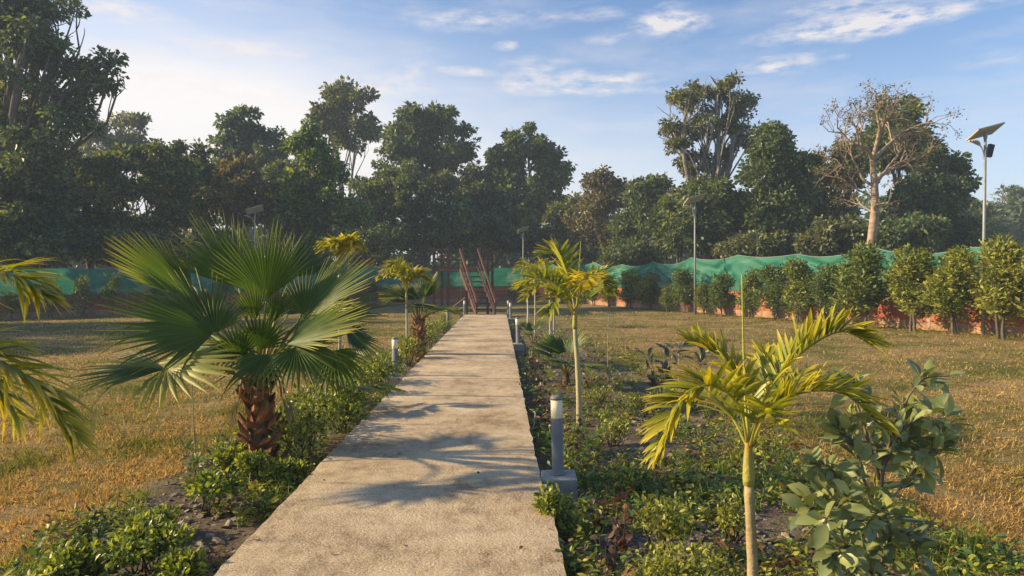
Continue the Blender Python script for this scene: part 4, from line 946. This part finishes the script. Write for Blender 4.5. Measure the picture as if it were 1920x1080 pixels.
auto_palm('yellow crowned feather palm left of the path beside the dark fan palm', 762, 14.0, 548, g2, 10, .62, yellow=.55)
auto_palm('small golden feather palm glimpsed above the right side of the fan palm crown', 636, 9.5, 492, g2, 8, .36, yellow=.75, ll=.2)
auto_palm('pale stemmed feather palm behind the slender one right of the path', 1031, 15.5, 548, g2, 7, .6, yellow=.6)
auto_palm('thin feather palm with arched pale frond right of the distant bollards', 1003, 19.5, 538, g2, 6, .85, yellow=.4, tr=.03)
auto_palm('farthest tiny feather palm with white painted stem near the path end', 989, 25, 548, g2, 5, .6, yellow=.3, trunk_col=(.7,.68,.6))
auto_palm('drooping yellow feather palm left of the slender one', 1038, 18.0, 565, g2, 6, .5, yellow=.9)
def auto_fan(label, px, Yp, hz, g, nf=9, R0=.5, stalk=.45, tr=.09, boots=True, col=BLUE_FAN, nseg=24):
    b = G(px, Yp); c = b+[0, 0, hz]; lv = []
    for k in range(nf):
        a = k*2.4+g.uniform(-.3, .3); el = .15+1.15*((k*.618) % 1); d = np.array([math.cos(a)*math.cos(el), math.sin(a)*math.cos(el), math.sin(el)])
        h = c+d*stalk*g.uniform(.7, 1.1)+[0, 0, .1]; t = h+nrm(d+[0, 0, -.25])*R0*g.uniform(.8, 1.1)
        hint = np.array([-d[0], -d[1], 1.2])+g.normal(0, .15, 3)
        lv.append((h, t, hint, g.uniform(62, 85), dict(tipy=g.uniform(.2, .8), col=col if k % 3 else G_FAN, droop=.12)))
    return fan_palm(b, c, lv, tr, label, g, .8, 'smaller fan palms along the path', boots, nseg=nseg)
auto_fan('dark fan palm with short brown trunk left of the path behind the yellow palm', 786, 14.6, .88, gp, 15, .56, .45, .12)
auto_fan('low fan palm with blue green leaves right of the path before the second bollard', 1062, 11.3, .15, gp, 11, .5, .30, .07, boots=False, nseg=20)
auto_fan('small upright fan palm right of the second nearest right bollard', 1000, 18, .1, gp, 7, .4, .3, .05, boots=False, nseg=16)
auto_fan('dark drooping fan palm half hidden behind the large one near the thin stake', 640, 8.6, .25, gp, 8, .42, .38, .06, boots=False, nseg=22)

# ------------------------------------------------------------ broadleaf plants
def leafy_plant(label, base, branches, nper, size, g, c0, c1, name='leafy_sapling', cat='sapling', group=None, stem_r=.012, stem_col=(.16,.12,.08), up=.3, width=.45, spread=.5):
    base = np.array(base, float); root = empty(name, base, label, cat, group); s = MB(); m = MB()
    for b in branches:
        p = spline(b, 24); s.tube(p[::2], np.linspace(stem_r, stem_r*.3, 12), 6, col=stem_col)
        tg = nrm(np.gradient(p, axis=0)); n = nper
        f = g.uniform(spread*.35, 1, n); i = (f*23).astype(int); o = p[i]; t = tg[i]
        d = nrm(t*.6+rand_unit(n, g)*1.0+[0, 0, up-.25]); nn = nrm(g.normal(0, .5, (n, 3))+[0, -.35, 1.0])
        L = size*g.uniform(.55, 1.2, n); pet = L*.22
        for a_, b_ in zip(o, o+d*pet[:, None]): s.tube([a_, b_], stem_r*.18, 4, col=stem_col, cap=False)
        y = np.clip(g.beta(1.6, 2.2, n), 0, 1); c = mixc(c0, c1, y)
        m.inst(*T_OVAL, o+d*pet[:, None], d, nn, L, L*width, col=c, smooth=True)
    s.build('stem', MAT['stem'], root, base); m.build('foliage', MAT['broad'], root, base); return root
g3 = np.random.default_rng(91); Yb = 2.95; bb = G(1648, Yb)
K = lambda px, py, dy=0: A(px, py, Yb+dy)
leafy_plant('grey green sapling with large oval leaves in the bottom right foreground', bb, [
  [bb, K(1650,1050), K(1640,930), K(1645,830,.1)],
  [K(1648,950), K(1660,860), K(1690,770,.1), K(1730,712,.1), K(1785,705,.1)],
  [K(1655,880), K(1690,810), K(1740,780), K(1790,800,-.1)],
  [K(1650,1000), K(1600,930,-.1), K(1560,880,-.15), K(1530,870,-.2)],
  [K(1650,1040), K(1600,980,-.15), K(1540,930,-.2), K(1515,960,-.25)],
  [K(1652,1080), K(1610,1030,-.2), K(1570,1030,-.3), K(1550,1060,-.3)],
  [K(1652,1060), K(1690,1010,-.1), K(1715,1010,-.1), K(1720,1060,-.2)],
  [K(1650,900), K(1620,800,.1), K(1600,740,.2), K(1590,720,.2)],
  [K(1650,960), K(1700,900,.15), K(1720,870,.2), K(1740,880,.2)],
  [K(1650,1000), K(1620,900,-.1), K(1600,830,-.1), K(1570,810,-.1)],
    [K(1650,1090), K(1610,1060,-.15), K(1570,1090,-.3)],
  [K(1650,1040), K(1625,960,-.2), K(1580,940,-.3), K(1540,985,-.35)],
  [K(1645,860), K(1700,830), K(1740,850,-.1), K(1765,830,-.1)],
  [K(1652,1060), K(1670,1000,-.2), K(1650,960,-.35), K(1620,990,-.4)],
  ], 46, .088, g3, (.13,.18,.09), (.37,.39,.13), stem_r=.008, width=.54)
DK0, DK1 = (.035,.05,.035), (.09,.10,.06)
def small_sapling(label, px, Yp, ty, hw, n, size, c0, c1, seed, nb=5, cat='sapling', name='leafy_sapling', stem_r=.007, group=None, stem_col=(.2,.15,.11), bare=.35, width=.4):
    g = np.random.default_rng(seed); b = G(px, Yp); H = CH+(HZ-ty)/F*Yp-b[2]; w = hw/F*Yp; br = []
    for k in range(nb):
        a = k*2.4+g.random(); z = H*g.uniform(.75, 1.0); e = b+[w*math.cos(a)*.9, w*math.sin(a)*.9, z]
        br.append([b+g.normal(0, .01, 3)*[1,1,0], b+[w*.15*math.cos(a), w*.15*math.sin(a), H*bare], b+[w*.6*math.cos(a), w*.6*math.sin(a), H*(bare+.3)], e])
    return leafy_plant(label, b, br, n, size, g, c0, c1, name, cat, group, stem_r, stem_col, spread=min(1.6, bare*2.2), width=width)
small_sapling('dark leaved sapling left of the foreground palm on the lawn edge', 1238, 9.0, 622, 42, 10, .16, DK0, DK1, 301)
small_sapling('second dark leaved sapling half behind the foreground palm frond', 1305, 9.6, 625, 36, 10, .15, DK0, DK1, 302, 4)
small_sapling('tiny fresh green sprout at the foot of the bare twig', 1142, 11.0, 672, 8, 5, .07, (.1,.2,.02), (.2,.34,.04), 303, 3, width=.6)
small_sapling('thin reddish flowered weed on the lawn edge left of the fan palm trunk', 365, 6.0, 818, 22, 7, .075, (.09,.15,.03), (.2,.26,.05), 304, 4, 'flower', 'flowering_weed', .004)
def twig(label, px, Yp, ty, seed, col=(.36,.31,.24), nb=4, r=.008, lean=0, name='bare_twig'):
    g = np.random.default_rng(seed); b = G(px, Yp); H = CH+(HZ-ty)/F*Yp-b[2]; root = empty(name, b, label, 'twig', 'bare sticks and twigs'); m = MB()
    top = b+[lean, 0, H]; p = spline([b-[0,0,.03], (b+top)/2+g.normal(0, .015, 3), top], 10); m.tube(p, np.linspace(r, r*.45, 10), 6, col=col)
    for k in range(nb):
        s = p[g.integers(4, 9)]; m.tube(spline([s, s+g.normal(0, .03, 3)+[0,0,.06], s+g.normal(0, .08, 3)+[0,0,.16]], 5), np.linspace(r*.5, r*.15, 5), 4, col=col)
    return m.build('stick', MAT['stem'], root, b)
twig('pale bare forked twig standing on the lawn right of the slender palm', 1141, 11.0, 590, 401)
twig('thin tall stem on the lawn left of the fan palm trunk', 368, 6.6, 700, 402, (.30,.29,.16), 0, .007, -.04)
twig('straight wooden stake in front of the leafy row right of the fan palm trunk', 610, 7.6, 690, 403, (.40,.32,.24), 0, .017)
twig('slim pale stake behind the pair of dark saplings', 1272, 9.8, 640, 404, (.42,.36,.28), 1, .006)
def dry_stalk(label, px, Yp, ty, seed, hw=14, reddish=False):
    g = np.random.default_rng(seed)
    c0, c1 = ((.06,.03,.02), (.20,.08,.04)) if reddish else ((.035,.022,.016), (.13,.075,.045))
    return small_sapling(label, px, Yp, ty, hw, 16, .055, c0, c1, seed, 4, 'withered plant', 'withered_plant', .005, 'withered brown plants right of the path', (.08,.055,.04), .1, .7)
dry_stalk('dark withered plant just behind the nearest bollard', 1083, 6.6, 770, 501, 26)
dry_stalk('short withered plant right of the nearest bollard base block', 1122, 4.9, 905, 502, 20)
dry_stalk('red tipped withered plant in the weeds below the nearest bollard', 1165, 4.5, 900, 503, 18, True)
dry_stalk('withered plant at the bottom edge right of the path', 1140, 3.9, 985, 504, 20)
for k, (px, Yp, ty) in enumerate([(1022, 8.6, 705), (1015, 9.8, 680), (1006, 11.2, 660), (1000, 12.8, 640), (996, 14.4, 625), (1040, 7.7, 720)]):
    dry_stalk(f'{ORD[k]} dark withered plant from the near end of the row along the right path edge' if k < 5 else 'dark withered plant between the slender palm and the path edge', px, Yp, ty, 510+k, 16)

# ------------------------------------------------------------ bushes along the left path edge
def bush(label, px, Yp, ty, hw, seed, n=900, size=.045, leggy=.35, mat='hedge', group='leafy bushes along the left path edge', depth=None, cat='bush', name='leafy_bush', x=None):
    g = np.random.default_rng(seed); b = G(px, Yp)
    if x is not None: b = np.array([x, Yp, float(gz(x, Yp))])
    H = CH+(HZ-ty)/F*Yp-b[2]; w = hw/F*Yp; root = empty(name, b, label, cat, group); m = MB(); s = MB(); dp = depth or w
    z0 = H*leggy; cz = (H+z0)/2; rz = (H-z0)/2
    k = 7; sub = [np.array([g.uniform(-.55, .55)*w, g.uniform(-.55, .55)*dp, cz+g.uniform(-.3, .45)*rz]) for _ in range(k)]
    for c in sub:
        q = n//k; d = rand_unit(q, g); rr = g.random(q)**.4; p = b+c+d*rr[:, None]*np.array([w*.55, dp*.55, rz*.6])
        dr = nrm(d*.7+g.normal(0, .5, p.shape)+[0,0,.25]); nr = nrm(g.normal(0, .5, p.shape)+[0,0,1]+d*.4); L = size*g.uniform(.6, 1.4, q)
        m.inst(*T_OVAL, p, dr, nr, L, L*.5)
    for c in sub:
        for _ in range(2):
            e = b+c+g.normal(0, .03, 3); st = b+[g.uniform(-.2, .2)*w, g.uniform(-.2, .2)*dp, -.02]
            s.tube(spline([st, (st+e)/2+g.normal(0, .02, 3), e], 7), np.linspace(.006, .003, 7), 5, col=(.07,.05,.04))
    s.build('stem', MAT['stem'], root, b); m.build('foliage', MAT[mat], root, b); return root
bush('rounded leggy bush near the bottom left, beside the path slab', 382, 5.15, 893, 66, 601, 1500, .042, .50)
bush('spreading bush in the bottom left corner with broad pale leaves', 265, 4.15, 985, 92, 602, 1900, .042, .30)
bush('leggy bush in front of the fan palm trunk', 487, 5.75, 845, 42, 603, 1000, .040, .45)
bush('small bush left of the fan palm trunk base', 435, 6.0, 838, 30, 604, 800, .042, .30)
bush('low bush spilling at the very bottom edge beside the path', 345, 3.85, 1050, 60, 605, 900, .05, .2)
bush('low green bush on the path edge right below the fan palm trunk', 545, 5.9, 862, 40, 606, 700, .042, .15)
bush('small ragged bush on the bare soil between the two bottom left bushes', 300, 4.75, 955, 44, 607, 600, .04, .25)
bush('low bush at the very bottom left corner beside the grass', 150, 3.95, 1035, 75, 608, 900, .045, .1)
for k in range(17):
    Yk = 6.55+k*.62*(1+.06*k); xk = xl(Yk)-.36-.10*math.sin(k*2.1); px = 960+F*xk/Yk; hgt = .50+.10*math.sin(k*1.7)
    bush(f'{ORD[k]} knee high bush behind the fan palm in the row along the left path edge', 0, Yk, HZ+(CH-hgt+.17)/Yk*F, .33/Yk*F, 620+k, 900 if k < 9 else 500, .05, .12, depth=.42, x=xk, mat='hedge' if k % 4 else 'shrub')
bush('brownish red leaved bush by the left path edge before the white post', 0, 18.9, 640, 24, 660, 400, .05, .1, 'tree_brown', x=xl(18.9)-.4)
bush('green bush beside the half hidden left bollard', 0, 21.3, 606, 24, 661, 500, .06, .1, 'hedge', x=xl(21.3)-.55)
for k, (px, Yp, ty, hw, n) in enumerate([(1290,3.7,1015,95,1100),(1235,4.3,925,50,700),(1345,3.3,1050,60,800),(1150,7.3,775,34,500),(1190,5.6,870,40,500),(1205,9.0,735,36,400),(1120,9.4,720,34,400),(1375,4.6,925,34,300)]):
    lab = ['yellow green low bush at the bottom left of the foreground palm','yellow green bush left of the foreground palm stem at mid height','yellow green bush hugging the foreground palm stem at the bottom edge',
           'small yellow green bush right of the slender palm foot','patchy low bush between the nearest bollard and the foreground palm','pale low bush on the rubble strip beyond the foreground palm','pale low bush beyond the nearest bollard','sparse low bush right behind the foreground palm stem'][k]
    bush(lab, px, Yp, ty, hw, 680+k, n, .034, .15, 'shrub' if k != 5 else 'hedge', 'yellow green bushes in the right weed strip')
bush('leafy sprig bush growing over the path edge in front of the nearest base block', 1040, 4.75, 905, 36, 700, 380, .05, .1, 'hedge', 'yellow green bushes in the right weed strip')

# ------------------------------------------------------------ ground cover, grass, stones
def bedx(x, y): return x+.0178*(y-3.7)
def vnoise(x, y, s, seed=0):
    return (np.sin(x*s+seed)*np.sin(y*s*1.13+seed*2)+np.sin(x*s*2.3+y*s*.7+seed)*.6+np.sin(-x*s*1.2+y*s*2.9+seed*3)*.5)/2.1
def sample(n, y0, y1, wide=1.15, p=1.6):
    # more blades close to the viewer's end of the garden, everywhere inside a wide wedge
    u = rng.random(n); k = 1-p
    Yv = (y0**k+(y1**k-y0**k)*u)**(1/k)
    Xv = (rng.random(n)*2-1)*Yv*.80*wide
    return Xv, Yv
def lawn_grass():
    m = MB(); X, Y = sample(340000, 3.0, 38, p=1.75); b = bedx(X, Y)+.35*vnoise(X, Y, 2.2)
    keep = ((b < -2.85) | ((b > 2.35))) & (np.abs(X) < 30)
    # stay inside the walls
    keep &= (X < 4.9+(47-Y)/3.1-.3)
    X, Y = X[keep], Y[keep]; n = len(X); z = gz(X, Y)
    a = rng.random(n)*2*np.pi; tl = rng.uniform(.45, 1.4, n)
    patch = vnoise(X, Y, .9, 1.3)+.8*vnoise(X, Y, 3.1, .4)
    d = np.stack([np.cos(a)*np.sin(tl), np.sin(a)*np.sin(tl), np.cos(tl)], -1)
    nr = np.stack([np.cos(a+np.pi/2*rng.random(n)), np.sin(a), np.ones(n)*.3], -1)
    L = (.034+.018*np.clip(patch, -1, 1)+.035*rng.random(n)**2)*(1+Y*.012); W = .0042*(1+Y*.15)
    wd = (4.9+(47-Y)/3.1-X); foot = np.clip(1.6-wd*.8, 0, 1)*(X > 3)
    L = L*(1.1+.6*vnoise(X, Y, 13, 2.2))*(1+1.8*foot)
    gr = np.clip(.30+.9*foot+.35*vnoise(X, Y, 9, 4)+.95*patch+rng.normal(0, .28, n), 0, 1)
    dry = mixc((.27,.165,.06), (.68,.47,.19), rng.random(n)); grn = mixc((.08,.10,.015), (.28,.28,.05), rng.random(n))
    c = dry*(1-gr[:, None])+grn*gr[:, None]
    m.inst(*T_BLADE, np.stack([X, Y, z-.005], -1), d, nr, L, W, col=c)
    tag(m.build('grass', MAT['grass']), 'short dry tan and green lawn grass', 'grass', kind='stuff')
lawn_grass()
def weeds():
    m = MB(); X, Y = sample(19000, 3.2, 30, .9, p=1.7); b = bedx(X, Y); e = .3*vnoise(X, Y, 2.5)
    dens = .55+.6*vnoise(X, Y, 1.9, 2.2)+.35*rng.random(len(X))
    right = (b > .28) & (b+e < 2.9) & (dens > .62); left = (b < -1.62) & (b > -2.9+e*.6) & (dens > np.where(Y < 6.5, .8, .5))
    keep = right | left; X, Y = X[keep], Y[keep]; b = b[keep]; n = len(X); z = gz(X, Y)
    kind = rng.random(n)+.35*vnoise(X, Y, 2.4, 5)
    P_, D_, N_, L_, W_, C_ = [], [], [], [], [], []; S = MB()
    for i in range(n):
        x, y, zz, kd = X[i], Y[i], z[i], kind[i]; edge = b[i] < .8 and b[i] > 0
        h = rng.uniform(.03, .16)*(1.2 if edge else 1)*(1+.0*y); k = rng.integers(5, 14)
        az = rng.random(k)*6.283; rr = rng.random(k)*h*.6
        p = np.stack([x+np.cos(az)*rr, y+np.sin(az)*rr, zz+rng.random(k)*h], -1)
        d = nrm(np.stack([np.cos(az), np.sin(az), rng.uniform(.0, .9, k)], -1)); nn = nrm(rng.normal(0, .45, (k, 3))+[0, 0, 1])
        if kd < .30: c0, c1 = (.05,.10,.02), (.13,.22,.035)
        elif kd < .72: c0, c1 = (.15,.18,.02), (.42,.40,.05)
        elif kd < .86: c0, c1 = (.05,.09,.04), (.10,.16,.06)
        else: c0, c1 = (.10,.05,.03), (.27,.15,.07)
        s = rng.uniform(.022, .055)*(1+y*.03)
        P_.append(p); D_.append(d); N_.append(nn); L_.append(s*rng.uniform(.6, 1.3, k)); W_.append(np.full(k, s*rng.uniform(.35, .6))); C_.append(mixc(c0, c1, rng.random(k)))
    m.inst(*T_OVAL, np.concatenate(P_), np.concatenate(D_), np.concatenate(N_), np.concatenate(L_), np.concatenate(W_), col=np.concatenate(C_), smooth=True)
    # grassy tufts in the beds
    X, Y = sample(2600, 3.2, 26, .9, p=1.6); b = bedx(X, Y); keep = ((b > .34) & (b < 2.9)) | ((b < -1.65) & (b > -2.9)) ; keep &= vnoise(X, Y, 2.1, 8) > -.05
    X, Y = X[keep], Y[keep]; k = 14; Xr = np.repeat(X, k)+rng.normal(0, .03, len(X)*k); Yr = np.repeat(Y, k)+rng.normal(0, .03, len(X)*k); n = len(Xr)
    a = rng.random(n)*6.283; tl = rng.uniform(.05, .8, n); d = np.stack([np.cos(a)*np.sin(tl), np.sin(a)*np.sin(tl), np.cos(tl)], -1)
    nr = np.stack([np.cos(a+1.57), np.sin(a+1.57), np.full(n, .2)], -1); H = np.repeat(rng.uniform(.06, .20, len(X)), k)*rng.uniform(.6, 1.1, n)
    m.inst(*T_BLADE, np.stack([Xr, Yr, gz(Xr, Yr)], -1), d, nr, H, .0065*(1+Yr*.05), col=mixc((.06,.12,.015), (.26,.33,.05), rng.random(n)))
    tag(m.build('ground_cover', MAT['weeds']), 'low mixed weeds carpeting the beds on both sides of the path', 'weeds', kind='stuff')
weeds()
def stones():
    m = MB(); X, Y = sample(9000, 3.1, 26, .95, p=1.7); b = bedx(X, Y); r = rng.random(len(X))
    keep = (((b > .4) & (b < 3.0)) | ((b < -1.65) & (b > -3.15))) & (vnoise(X, Y, 1.3, 3)+r*.9 > .25)
    X, Y = X[keep], Y[keep]
    X = np.concatenate([X, 1.25+rng.normal(0, .38, 1500)]); Y = np.concatenate([Y, 5.4+rng.normal(0, .7, 1500)])
    X = np.concatenate([X, 1.9+rng.normal(0, .35, 500)]); Y = np.concatenate([Y, 9.2+rng.normal(0, .9, 500)])
    X = np.concatenate([X, -2.45+rng.normal(0, .22, 450)]); Y = np.concatenate([Y, 4.9+rng.normal(0, .9, 450)]); n = len(X)
    ico = np.array([(0,0,1),(.8,0,.4),(.25,.75,.45),(-.65,.5,.4),(-.65,-.5,.35),(.25,-.8,.4),(.6,.5,-.4),(-.25,.75,-.4),(-.8,0,-.4),(-.2,-.75,-.4),(.6,-.45,-.4)])
    tf = [(0,1,2),(0,2,3),(0,3,4),(0,4,5),(0,5,1),(1,6,2),(2,6,7),(2,7,3),(3,7,8),(3,8,4),(4,8,9),(4,9,5),(5,9,10),(5,10,1),(1,10,6)]
    for i in range(n):
        s = .008+.030*rng.random()**3.5; A3 = rng.normal(size=(3, 3))*.35+np.eye(3); v = (ico*(1+rng.normal(0, .14, ico.shape)))@A3.T*s*[1.3, 1.1, .6]
        c = np.array([.30,.245,.19])*rng.uniform(.45, 1.35); c = c*[1, rng.uniform(.93, 1.02), rng.uniform(.85, 1.05)]
        m.add(v+[X[i], Y[i], float(gz(X[i], Y[i]))+s*.15], t=tf, col=c, smooth=False)
    tag(m.build('rubble', MAT['stone']), 'loose stones and soil clods strewn in the beds', 'stones', kind='stuff')
    # dry fallen leaves on beds and path
    q = MB(); X, Y = sample(2600, 3.2, 24, .9, p=1.7); b = bedx(X, Y); on = (b > -1.5) & (b < .2); keep = (((b > -3.1) & (b < 3.0)) & ~on) | (on & (rng.random(len(X)) < .05))
    X, Y, on = X[keep], Y[keep], on[keep]; n = len(X); z = np.where(on, .012, gz(X, Y)+.015); a = rng.random(n)*6.283
    q.inst(*T_OVAL, np.stack([X, Y, z], -1), np.stack([np.cos(a), np.sin(a), rng.normal(0, .15, n)], -1), nrm(rng.normal(0, .3, (n, 3))+[0, 0, 1]), rng.uniform(.02, .06, n), rng.uniform(.012, .03, n), col=mixc((.12,.07,.035), (.42,.29,.16), rng.random(n)))
    tag(q.build('leaf_litter', MAT['weeds']), 'dry brown fallen leaves scattered over the beds', 'fallen leaves', kind='stuff')
stones()
p = MB(); ys = np.linspace(4.0, 5.35, 8); p.tube(np.stack([xr(ys)+.055, ys, np.full(8, -.12)+.01*np.sin(ys*3)], -1), .009, 7); tag(p.build('conduit_pipe', MAT['pvc']), 'straight pale conduit pipe along the path edge before the nearest bollard', 'pipe', 'pale conduit pipes at the right path edge')
p = MB(); ys = np.linspace(7.9, 8.8, 9); p.tube(np.stack([xr(ys)+.05+.05*np.sin((ys-7.9)/.9*np.pi), ys, -.13+.10*np.sin((ys-7.9)/.9*np.pi)], -1), .008, 7); tag(p.build('conduit_pipe', MAT['pvc']), 'small looped end of pale conduit rising beside the path behind the nearest bollard', 'pipe', 'pale conduit pipes at the right path edge')

# ------------------------------------------------------------ haze
HAZE = True
if HAZE:
    m, t = new_mat('haze'); pv = N(t, 'ShaderNodeVolumePrincipled'); pv.inputs['Color'].default_value = (.64, .79, .97, 1)
    pv.inputs['Density'].default_value = .0014; pv.inputs['Anisotropy'].default_value = .0
    o = N(t, 'ShaderNodeOutputMaterial'); t.links.new(pv.outputs[0], o.inputs['Volume'])
    h = MB(); h.box((-400, -60, -4), (400, 420, 32)); tag(h.build('haze', m), 'thin morning haze in the air', 'haze', kind='stuff')
